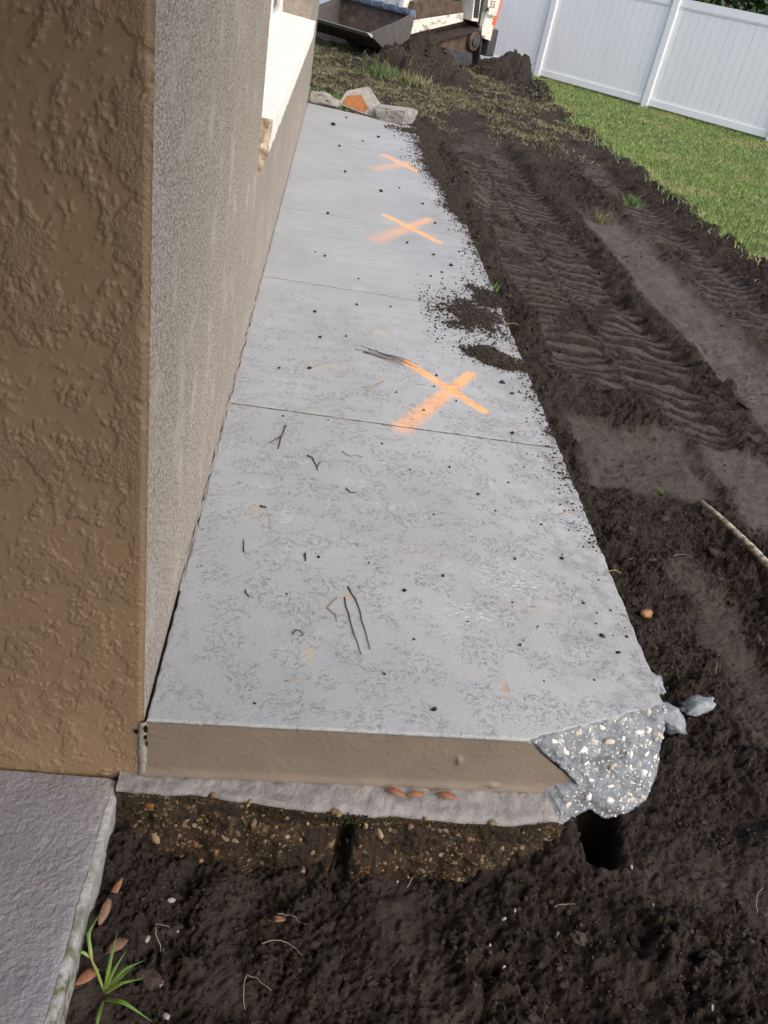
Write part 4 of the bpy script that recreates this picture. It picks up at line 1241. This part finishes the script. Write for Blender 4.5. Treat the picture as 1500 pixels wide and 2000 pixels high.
for i in range(6): lb('rim_bolt_block', (tp[0] + .09, -.72 + i * .28, tp[1] + .03), (tp[0] + .125, -.60 + i * .28, tp[1] + .10), M_LBLUE, bucket, .006)
# lettering on the rear panel
def text(body, size, u, w_, rotz):
    cu = bpy.data.curves.new('lettering', 'FONT'); cu.body = body; cu.size = size; cu.extrude = .001; cu.align_x = 'CENTER'
    ob = bpy.data.objects.new('tmp', cu); COL.objects.link(ob)
    dg = bpy.context.evaluated_depsgraph_get()
    me = bpy.data.meshes.new_from_object(ob.evaluated_get(dg))
    bpy.data.objects.remove(ob)
    me.materials.clear(); me.materials.append(M_LBLK)
    o = add_obj('lettering', me, None, ld, loc=(u, .8025, w_))
    o.rotation_euler = Matrix(((-1, 0, 0), (0, 0, 1), (0, 1, 0))).to_euler()
    return o
text('55', .16, -.965, 1.09, 0)
text('Bobcat', .105, -1.0, .925, 0)
lp('emblem', [(-.845, 1.015), (-.815, 1.06), (-.83, 1.10), (-.855, 1.075), (-.885, 1.095), (-.88, 1.05), (-.905, 1.025), (-.87, 1.025)], .8005, .8035, M_LBLK, None, 0)

# ------------------------------------------------------------------ concrete chunks
k = NT('chunk_concrete', 0.8, 0.3)
c = k.ramp(k.noise(16, 6, .7), (.3, (.26, .255, .25)), (.7, (.50, .49, .47)))
c = k.mix(k.ss(.30, .2, k.vor(60)), c, (.60, .58, .53))
k.bump(k.noise(45, 6, .75), .035, 1)
M_CHUNK = k.done(c)
M_ORPAINT = simple('orange_sprayed_concrete', (.29, .12, .042), .75, .3, .3, 25, .006)
def chunk(outline, th, loc, rot, seed, label, name='concrete_chunk', mat=None, skew=.25):
    rg = np.random.default_rng(seed)
    n = 40; P = np.array(outline, float); Pn = np.roll(P, -1, 0)
    ring = np.concatenate([P[i] + (Pn[i] - P[i]) * np.linspace(0, 1, 10)[:-1, None] for i in range(len(P))])
    V = []; F = []; rows = 9
    n = len(ring); ctr = ring.mean(0)
    for j in range(rows):
        t = j / (rows - 1)
        sc = 1 - .05 * abs(t - .5) * 2 + skew * (t - .5)
        for i, p in enumerate(ring):
            q_ = ctr + (p - ctr) * sc
            j_ = .06 * th * (fbm(np.array([q_[0] * 25 + t * 3]), np.array([q_[1] * 25 + t * 4]), 3, seed)[0]) * (2.5 if 0 < j < rows - 1 else 1)
            d = (p - ctr) / (np.linalg.norm(p - ctr) + 1e-9)
            V.append((q_[0] + d[0] * j_, q_[1] + d[1] * j_, (t - .5) * th))
    for j in range(rows - 1):
        for i in range(n):
            i2 = (i + 1) % n
            F.append((j * n + i, j * n + i2, (j + 1) * n + i2, (j + 1) * n + i))
    F.append(tuple(range(n))[::-1]); F.append(tuple((rows - 1) * n + i for i in range(n)))
    me = bpy.data.meshes.new(name); me.from_pydata(V, [], F)
    o = add_obj(name, me, mat or M_CHUNK, label=label, cat='rubble', loc=loc, rot=rot)
    o['group'] = 'broken concrete chunks'
    return o
def rock(loc, size, rot, seed, label, mat):
    V, F = lumpy(ICO3, seed, .35, 1.3, (1, 1, 1), .55)
    V = V + .045 * np.random.default_rng(seed).normal(size=V.shape)
    o = add_obj('concrete_chunk', np_mesh('concrete_chunk', V * np.array(size), F, False), mat, label=label, cat='rubble', loc=loc, rot=rot)
    o['group'] = 'broken concrete chunks'
    return o
c1 = chunk([(-.19, -.10), (.10, -.13), (.20, .02), (.12, .12), (-.17, .10)], .13, (.90, 7.90, .066), (0, R_(-4), R_(-12)), 51, 'flat topped broken concrete chunk with stony side at the walkway end')
c2 = chunk([(-.20, -.09), (.16, -.10), (.20, .02), (.02, .16), (-.17, .05)], .09, (.55, 8.06, .085), (R_(58), R_(6), R_(-14)), 52, 'tilted triangular concrete chunk with an orange painted face')
c3 = rock((.19, 8.10, .035), (.21, .10, .075), (R_(10), R_(6), R_(-22)), 707, 'pale rough concrete chunk lying against the house wall', M_CHUNK)
# orange face of the tilted chunk (bottom side, turned towards the walkway)
bm = bmesh.new()
vsf = [bm.verts.new(p) for p in ((-.195, -.088, .0462), (.06, -.098, .0462), (.085, -.04, .0462), (-.03, .065, .0462), (-.165, .005, .0462))]
bm.faces.new(vsf)
add_obj('painted_face', bm_mesh('painted_face', bm), M_ORPAINT, c2, label='orange painted broken face')
rock((1.305, .262, -.120), (.052, .038, .034), (R_(20), R_(15), R_(-35)), 701, 'small blue grey concrete fragment against the broken walkway corner', M_FRAG)
rock((1.405, .315, -.120), (.075, .034, .022), (R_(-12), R_(-8), R_(14)), 703, 'thin flat concrete shard lying in soil near the broken corner', M_FRAG)
rock((1.262, .330, -.055), (.045, .022, .014), (R_(8), R_(20), R_(-50)), 705, 'sliver of pale concrete wedged beside the walkway edge above the shard', M_FRAG)

# ------------------------------------------------------------------ soil spilled on the walkway
def spill_depth(x, y):
    wob = .35 * fbm(x * 6, y * 6, 4, 240)
    def sp(cx, cy, rx, ry, h, rot=0):
        c_, s_ = math.cos(rot), math.sin(rot)
        u = ((x - cx) * c_ + (y - cy) * s_) / rx; v = (-(x - cx) * s_ + (y - cy) * c_) / ry
        return h * (1 - np.sqrt(u * u + v * v) - wob * 1.6)
    d = np.maximum.reduce([sp(1.10, 2.20, .27, .11, .026, -.45), sp(1.06, 2.70, .26, .34, .013), sp(1.17, 3.0, .16, .22, .016),
                           (.014 * (1 - np.abs(x - 1.225) / (.11 + .10 * sst(4.5, 6.5, y) + .06 * perlin(y * 3, y * 0, 4)) - wob * 1.3)) - .05 * (1 - sst(4.0, 4.5, y)),
                           (.005 * (1 - np.abs(x - 1.225) / .05 - wob * 3.2)) - .05 * (1 - sst(.5, .9, y)), sp(1.05, 7.55, .3, .16, .012)])
    return d
rg = np.random.default_rng(33)
NG = 150000
x = rg.uniform(.78, 1.232, NG); y = .2 + 7.6 * rg.random(NG)
dpt = spill_depth(x, y)
pk = np.clip((dpt + .011) / .022, 0, 1) ** 2.6 * .95 + .032 * sst(.82, 1.22, x) * (1 - .6 * sst(1.5, 3, y)) * sst(.05, .35, fbm(x * 5, y * 5, 3, 245))
kk = rg.random(NG) < pk * np.clip(1.6 - .12 * y, .35, 1)
x, y, dpt = x[kk], y[kk], np.clip(dpt[kk], 0, 1)
s = (.0010 + .0045 * rg.random(len(x)) ** 5 + .0022 * rg.random(len(x)) * (dpt > .006)) * (1 + .14 * y)
me = scatter_mesh('spilled_soil', np.stack([x, y, dpt * rg.random(len(x)) * .9 + s * .2], 1), s, vars1)
add_obj('spilled_soil', me, M_CRUMB, kind='stuff', label='dark soil spilled over the open edge of the walkway', cat='soil')
xs = np.arange(.78, 1.218, .007); ys = np.arange(1.0, 7.8, .012)
gx, gy = np.meshgrid(xs, ys); gx = gx.ravel(); gy = gy.ravel()
gz = spill_depth(gx, gy) + .016 * fbm(gx * 28 + gy * 12, gy * 28, 4, 250, .7) - .006
f = grid_faces(len(xs), len(ys)); f = f[(gz[f] > .0005).sum(1) >= 3]
u_, inv = np.unique(f, return_inverse=True)
me = np_mesh('soil_film', np.stack([gx, gy, np.maximum(gz, .0005)], 1)[u_], inv.reshape(-1, 4), True, {'smooth': u_ * 0.0, 'grey': u_ * 0.0 + .45})
add_obj('soil_film', me, M_SOIL, kind='stuff', label='thin layer of soil smeared along the walkway edge', cat='soil')

# single clods one can count on the walkway
CL = [(1.054, 1.513, .011), (1.083, 1.956, .015), (1.11, 1.86, .011), (.276, 2.428, .011), (.482, 2.976, .009), (.634, 2.643, .010), (.308, 2.144, .009), (.277, 1.824, .008), (.158, 1.784, .008), (.225, .071, .006), (.586, .515, .006),
      (.272, .451, .005), (.632, .102, .009), (.84, 2.33, .011), (.86, 2.60, .010), (.80, 1.93, .009), (.78, 1.82, .007), (.86, 1.72, .006), (.62, 1.72, .007), (.72, 1.60, .006), (.47, 2.60, .008), (.42, 2.2, .007), (.55, 2.1, .006),
      (.66, 4.9, .016), (.45, 4.6, .013), (.30, 4.1, .010), (.95, 3.3, .013), (1.02, 3.45, .012), (.88, 3.2, .010), (.93, 3.6, .009), (.78, 3.75, .009), (1.10, 3.75, .011), (.40, 5.3, .016), (.62, 5.6, .018), (.8, 5.1, .014), (.95, 4.75, .013), (1.0, 4.3, .012), (.25, 3.3, .010), (.30, 3.25, .009),
      (.45, 6.3, .018), (.70, 6.9, .020), (.28, 7.1, .022), (.5, 7.3, .018), (.35, 6.2, .016), (.55, 6.6, .015), (.62, 7.5, .022), (.40, 7.6, .020),
      (.35, .62, .005), (.70, .60, .005), (.75, .42, .005), (.60, .33, .0045), (.52, .20, .005), (.88, .35, .006), (.93, .72, .006), (.86, 1.05, .007), (.98, 1.15, .008), (1.05, .92, .008), (1.08, .75, .007), (1.1, .55, .006), (1.12, .42, .011), (1.15, .36, .008), (.70, .9, .005), (.78, 1.2, .006), (.55, 1.3, .005), (.64, 1.15, .0045), (.49, .62, .0045), (.2, 1.4, .005), (.36, 1.42, .005)]
clod_me = []
for i in range(7):
    V, F = lumpy(ICO2, 500 + i, .95, 1.5, (1, .85, .65), .4)
    m_ = np_mesh('soil_clod', V, F, True, {'tint': np.full(len(V), .05 + .06 * i)}); m_.materials.append(M_CRUMB); clod_me.append(m_)
rs = random.Random(12)
for ci_, (x, y, s) in enumerate(CL):
    if y > 4.4 and ci_ % 3 == 0: continue
    s *= rs.uniform(.55, 1.1)
    add_obj('soil_clod', rs.choice(clod_me), None, label='small dark clod of soil lying loose on the concrete walkway', cat='soil clod', group='loose clods on the walkway',
            loc=(x, y, s * .55), rot=(0, 0, rs.uniform(0, 6.28)), scale=(s, s * rs.uniform(.7, 1.1), s))

# ------------------------------------------------------------------ twigs, straws, leaves
def twig(pts, rad, label, mat=M_WOOD, name='twig', z=.003, cat='twig', side=None):
    P = []
    for i, p in enumerate(pts): P.append((p[0], p[1], (p[2] if len(p) > 2 else z)))
    # smooth a little by subdividing
    Q = []
    for a, b in zip(P, P[1:]):
        for t in (0, .33, .66): Q.append(tuple(a[j] + (b[j] - a[j]) * t + (.0012 * math.sin(t * 7 + a[0] * 50) if j < 2 else 0) for j in range(3)))
    Q.append(P[-1]); o0 = Vector(Q[0])
    V, F = tube_np([Vector(q) - o0 for q in Q], [rad * (1 - .5 * i / len(Q)) for i in range(len(Q))], 5)
    V = [tuple(v) for v in V]
    for sd in (side or []):
        a, b = sd
        V2, F2 = tube_np([Vector((*a, z)) - o0, Vector((*b, z * 1.5)) - o0], [rad * .8, rad * .4], 5)
        n_ = len(V); V += [tuple(v) for v in V2]; F = F + [tuple(i + n_ for i in f) for f in F2]
    me = bpy.data.meshes.new(name); me.from_pydata(V, [], F)
    me.polygons.foreach_set('use_smooth', np.ones(len(F), dtype=bool))
    return add_obj(name, me, mat, label=label, cat=cat, loc=o0)
twig([(.213, 1.336), (.203, 1.25), (.198, 1.171)], .0028, 'forked dark twig on the second expanse of concrete near the house wall', side=[((.204, 1.26), (.166, 1.196))])
twig([(.296, 1.155), (.315, 1.14), (.333, 1.07)], .0025, 'short hooked twig beside the white scuffs', side=[((.330, 1.09), (.342, 1.13))])
twig([(.422, .46), (.440, .36), (.464, .255)], .0017, 'long straight dry stem, the nearer to the house of a parallel pair', M_WOOD)
twig([(.432, .505), (.458, .44), (.468, .38), (.487, .276)], .0018, 'long bent dry stem with a knobbly end, beside the straight stem')
twig([(.402, .455), (.378, .41), (.40, .39), (.405, .365)], .0018, 'crooked straw beside the pair of dry stems', M_STRAW, 'straw', cat='straw')
twig([(.296, .30), (.302, .318), (.315, .315), (.322, .302), (.314, .298)], .0016, 'tiny curled stem near the yellow stain', name='curled_stem')
twig([(.286, .145), (.318, .155)], .0014, 'short brown straw near the front edge of the walkway', M_STRAW, 'straw', cat='straw')
for i in range(9):
    a = rs.uniform(-.25, .25)
    cx, cy = .60 + rs.uniform(-.05, .06), 2.02 + rs.uniform(-.02, .02)
    L = rs.uniform(.05, .13)
    twig([(cx - L * math.cos(-.45 + a), cy - L * math.sin(-.45 + a)), (cx + .01, cy + .006), (cx + L * .8 * math.cos(-.45 + a), cy + L * .8 * math.sin(-.45 + a))], .0013, 'thin dark pine needle in the bundle at the tip of the large orange cross', name='pine_needle', cat='pine needle', z=.002 + i * .0012).__setitem__('group', 'pine needles at the orange cross')
twig([(.575, 1.805), (.51, 1.70), (.494, 1.645)], .0014, 'pale pine needle pair fanned on bare concrete', M_STRAW, 'pine_needle', cat='pine needle', side=[((.575, 1.805), (.492, 1.71))])
twig([(.41, 1.21), (.437, 1.185), (.46, 1.20), (.48, 1.185)], .0018, 'thin looping straw below the large orange cross', M_STRAW, 'straw', cat='straw')
twig([(.425, .985), (.437, .966), (.455, .965)], .0024, 'stubby curved brown twig right of the white scuffs')
twig([(.170, .83), (.188, .826)], .0042, 'stubby dark bark piece on the tan stain', name='bark_piece', cat='bark')
twig([(.312, .628), (.314, .595)], .0032, 'small dark bud lying near the middle of the front panel', name='bud', cat='bud')
twig([(.146, .60), (.142, .635), (.140, .66)], .0018, 'tiny grey split stem near the house wall')
twig([(.165, .445), (.178, .42)], .0022, 'tiny dark stick close to the house wall')
for (x, y, L, a) in ((1.06, 1.50, .05, .3), (1.13, 2.34, .09, .1), (1.17, 2.16, .06, 1.1), (1.20, 2.62, .08, .4), (1.12, .98, .05, .2), (1.21, .70, .04, 0)):
    twig([(x, y, .012), (x + L * math.cos(a) * .5, y + L * math.sin(a) * .5 + .006, .016), (x + L * math.cos(a), y + L * math.sin(a), .012)], .0016, 'pale dry straw caught in the soil spilled on the walkway edge', M_STRAW, 'straw', cat='straw').__setitem__('group', 'straws in the spilled soil')

def sz_(x, y):
    return float(soil(np.array([x]), np.array([y]))[0][0])
for (x, y, L, a, bend) in ((.10, -.30, .05, 1.2, .03), (.30, -.28, .09, -.1, .02), (.93, -.20, .05, .1, .0), (1.45, -.05, .10, -1.1, .02), (1.38, -.22, .07, 1.0, .01), (.62, -.13, .10, .35, .03), (.33, -.20, .07, -.35, .01), (.28, -.40, .06, .6, .05), (1.75, .62, .07, .6, .02), (1.6, 1.05, .09, .3, .02), (1.38, .95, .08, -.7, .02), (1.55, .5, .06, 1.2, .01)):
    P = []
    for t in np.linspace(0, 1, 5):
        px = x + L * t * math.cos(a) - bend * math.sin(a) * math.sin(math.pi * t); py = y + L * t * math.sin(a) + bend * math.cos(a) * math.sin(math.pi * t)
        P.append((px, py, sz_(px, py) + .006))
    twig(P, .0012, 'thin pale root strand lying in the dug soil', M_ROOT, 'root_strand', cat='root').__setitem__('group', 'root strands in the soil')
# long root along the ledge
twig([(.66, -.082, -.375), (.69, -.075, -.345), (.72, -.066, -.325), (.78, -.058, -.315), (.84, -.05, -.30)], .003, 'long pale root hanging along the bottom of the stained footing', M_ROOT, 'root_strand', cat='root')

def leaf(name, L, W, loc, rot, label, mat=M_LEAF, curl=.12):
    V = []; F = []; n = 10
    for i in range(n + 1):
        t = i / n; wv = W * math.sin(math.pi * min(1, t * .96 + .02)) ** .8 * .5
        zc = curl * L * (math.sin(t * 3.1) - .3)
        V += [((t - .5) * L, -wv, zc + .22 * wv), ((t - .5) * L, 0, zc), ((t - .5) * L, wv, zc + .22 * wv)]
        if i:
            b = 3 * (i - 1)
            F += [(b, b + 1, b + 4, b + 3), (b + 1, b + 2, b + 5, b + 4)]
    n_ = len(V); V += [(-.5 * L, -.0008, curl * L * -.3), (-.62 * L, 0, curl * L * -.2), (-.5 * L, .0008, curl * L * -.3)]; F.append((n_, n_ + 1, n_ + 2))
    me = bpy.data.meshes.new(name); me.from_pydata(V, [], F)
    me.polygons.foreach_set('use_smooth', np.ones(len(F), dtype=bool))
    o = add_obj(name, me, mat, label=label, cat='leaf', loc=loc, rot=rot)
    md = o.modifiers.new('thickness', 'SOLIDIFY'); md.thickness = .0006
    return o
leaf('dead_leaf', .050, .016, (.567, -.004, -.166), (.2, 0, -.35), 'orange brown leaf with a pointed tip on the grey ledge, nearest the house of three')
leaf('dead_leaf', .044, .015, (.615, -.006, -.165), (.2, 0, .10), 'middle orange brown leaf of three on the grey ledge')
leaf('dead_leaf', .050, .017, (.688, -.004, -.164), (.2, 0, -.18), 'orange brown leaf lying apart from the touching pair on the grey ledge')
leaf('dead_leaf', .060, .018, (-.020, -.265, -.268), (.3, -.2, 1.4), 'dull brown leaf standing in the gap beside the sidewalk edge', M_LEAF2)
leaf('dead_leaf', .055, .013, (-.008, -.225, -.262), (.2, -.5, 1.15), 'narrow tan leaf leaning beside the dull brown leaf at the sidewalk edge', M_LEAF)
leaf('dead_leaf', .05, .022, (.018, -.325, -.285), (.1, .2, .8), 'purplish brown leaf half under the green weed', M_LEAF2)
leaf('dead_leaf', .05, .02, (-.022, -.39, -.275), (.2, .1, .75), 'rusty leaf lying between the weed and the sidewalk edge', M_LEAF)
leaf('dead_leaf', .04, .014, (.33, -.215, sz_(.33, -.215) + .015), (.1, 0, .1), 'small rusty leaf lying in the pit below the footing', M_LEAF)

# ------------------------------------------------------------------ weed by the sidewalk
k = NT('weed_blade', 0.45, 0.4)
al = k.attr('along')
M_WEED = k.done(k.ramp(al, (.0, (.20, .24, .06)), (.4, (.115, .20, .035)), (1.0, (.075, .17, .035))))
wz = sz_(.01, -.40)
weed = empty('grass_weed', (.012, -.40, wz), label='green grassy weed growing in the gap beside the purple grey sidewalk', cat='weed')
def blade(pts, W, parent):
    P = [Vector(p) for p in pts]
    Q = []
    for i in range(13):
        t = i / 12 * (len(P) - 1); a = min(int(t), len(P) - 2); f_ = t - a
        Q.append(P[a].lerp(P[a + 1], f_))
    for _ in range(3): Q = [Q[0]] + [(Q[i - 1] + Q[i] * 2 + Q[i + 1]) / 4 for i in range(1, 12)] + [Q[-1]]
    V = []; F = []; A_ = []
    for i, p in enumerate(Q):
        t = i / 12; tn = (Q[min(i + 1, 12)] - Q[max(i - 1, 0)]).normalized()
        sdv = tn.cross(Vector((0, -.3, 1))).normalized(); up = sdv.cross(tn)
        wv = W * (.55 + .45 * math.sin(math.pi * min(1, t * 1.3))) * (1 - t ** 3) * .5
        V += [p - sdv * wv + up * wv * .35, p, p + sdv * wv + up * wv * .35]; A_ += [t] * 3
        if i:
            b = 3 * (i - 1); F += [(b, b + 1, b + 4, b + 3), (b + 1, b + 2, b + 5, b + 4)]
    me = np_mesh('blade', [tuple(v) for v in V], F, True, {'along': A_})
    o = add_obj('blade', me, M_WEED, parent)
    md = o.modifiers.new('thickness', 'SOLIDIFY'); md.thickness = .0006
for pts, W in (([(0, 0, .01), (.003, .03, .06), (.010, .065, .11)], .0075), ([(0, 0, .01), (.03, .02, .055), (.065, .035, .062)], .0075), ([(0, -.005, .01), (.03, .0, .045), (.07, .008, .05)], .0070),
               ([(0, -.01, .0), (.04, -.03, .04), (.10, -.055, .02)], .0085), ([(0, 0, .01), (.012, .02, .05), (.03, .05, .07)], .006), ([(0, 0, 0), (-.02, .02, .05), (-.035, .035, .07)], .005),
               ([(0, -.01, .0), (.001, -.05, .03), (.002, -.10, .01)], .007), ([(0, 0, .0), (.02, .01, .03), (.045, .03, .045)], .006), ([(-.03, .03, .068), (-.045, .06, .10), (-.03, .09, .115)], .007), ([(-.035, .033, .068), (-.05, .038, .078), (-.065, .03, .075)], .006), ([(-.033, .03, .068), (-.04, .05, .095), (-.05, .065, .10)], .005)):
    blade(pts, W, weed)
add_obj('stem', tube_mesh('stem', [(0, 0, -.02), (-.015, .015, .03), (-.033, .032, .07)], [.003, .0024, .002], 6), M_STRAW, weed)

# ------------------------------------------------------------------ pole, pebble and scraps
pp = [(1.815, 1.40, -.115), (1.84, 1.27, -.10), (1.875, 1.07, -.085), (1.905, .88, -.08), (1.93, .68, -.085), (1.955, .45, -.10)]
pole_me = tube_mesh('pole', pp, [.0085, .0105, .0125, .0135, .014, .0145], 12)
add_obj('pole', pole_me, M_POLE, label='pale weathered bark mottled pole lying across the soil rut', cat='pole')
V, F = lumpy(ICO3, 601, .18, 1.0, (1, .75, .7))
zb_ = sz_(1.40, .72)
add_obj('pebble', np_mesh('pebble', V, F), simple('orange_brown_stone', (.22, .115, .05), .5, .4, .3, 40), label='orange brown rounded stone in the soil beside the walkway edge', cat='stone', loc=(1.392, .715, zb_ + .014), rot=(.2, .3, .4), scale=(.024, .022, .022))
M_CHIP = simple('pale_chip', (.26, .25, .235), .6, .4, .15, 60)
chip_me = []
for i in range(4):
    V, F = lumpy(ICO1, 620 + i, .5, 1.1, (1, .6, .4)); m_ = np_mesh('concrete_chip', V, F, False); m_.materials.append(M_CHIP); chip_me.append(m_)
for (x, y, s) in ((.82, -.22, .010), (.845, -.205, .006), (.93, -.26, .008), (.60, -.11, .007), (.78, -.28, .006), (.12, -.25, .009), (.10, -.19, .011), (.07, -.29, .010), (.11, -.36, .007), (.13, -.42, .012), (.80, -.33, .006), (.55, -.47, .008), (.52, -.43, .005), (1.05, -.16, .006), (1.15, -.20, .007), (1.3, .62, .010), (1.2, -.42, .006), (.95, -.45, .006), (1.12, -.12, .008), (.4, -.33, .005), (.22, -.47, .005)):
    add_obj('concrete_chip', rs.choice(chip_me), None, label='tiny pale concrete chip in the dark soil of the dug area', cat='chip', group='concrete chips in the soil', loc=(x, y, sz_(x, y) + s * .5), rot=(rs.uniform(-.5, .5), rs.uniform(-.5, .5), rs.uniform(0, 6)), scale=(s, s, s))
# marker flag by the fence
fx, fy = FP[0] - FD[0] * .30 - .12, FP[1] - FD[1] * .30 - .12
fl = empty('marker_flag', (fx, fy, -.22), label='small orange marker flag standing by the fence foot behind the soil heap', cat='flag')
add_obj('wire', tube_mesh('wire', [(0, 0, 0), (0, 0, .33)], .003, 5), M_LGREY, fl)
bm = bmesh.new(); prism(bm, [(.0, .20), (.10, .21), (.05, .34), (0, .33)], -.002, .002, 'y'); add_obj('pennant', bm_mesh('pennant', bm), M_LOR, fl)
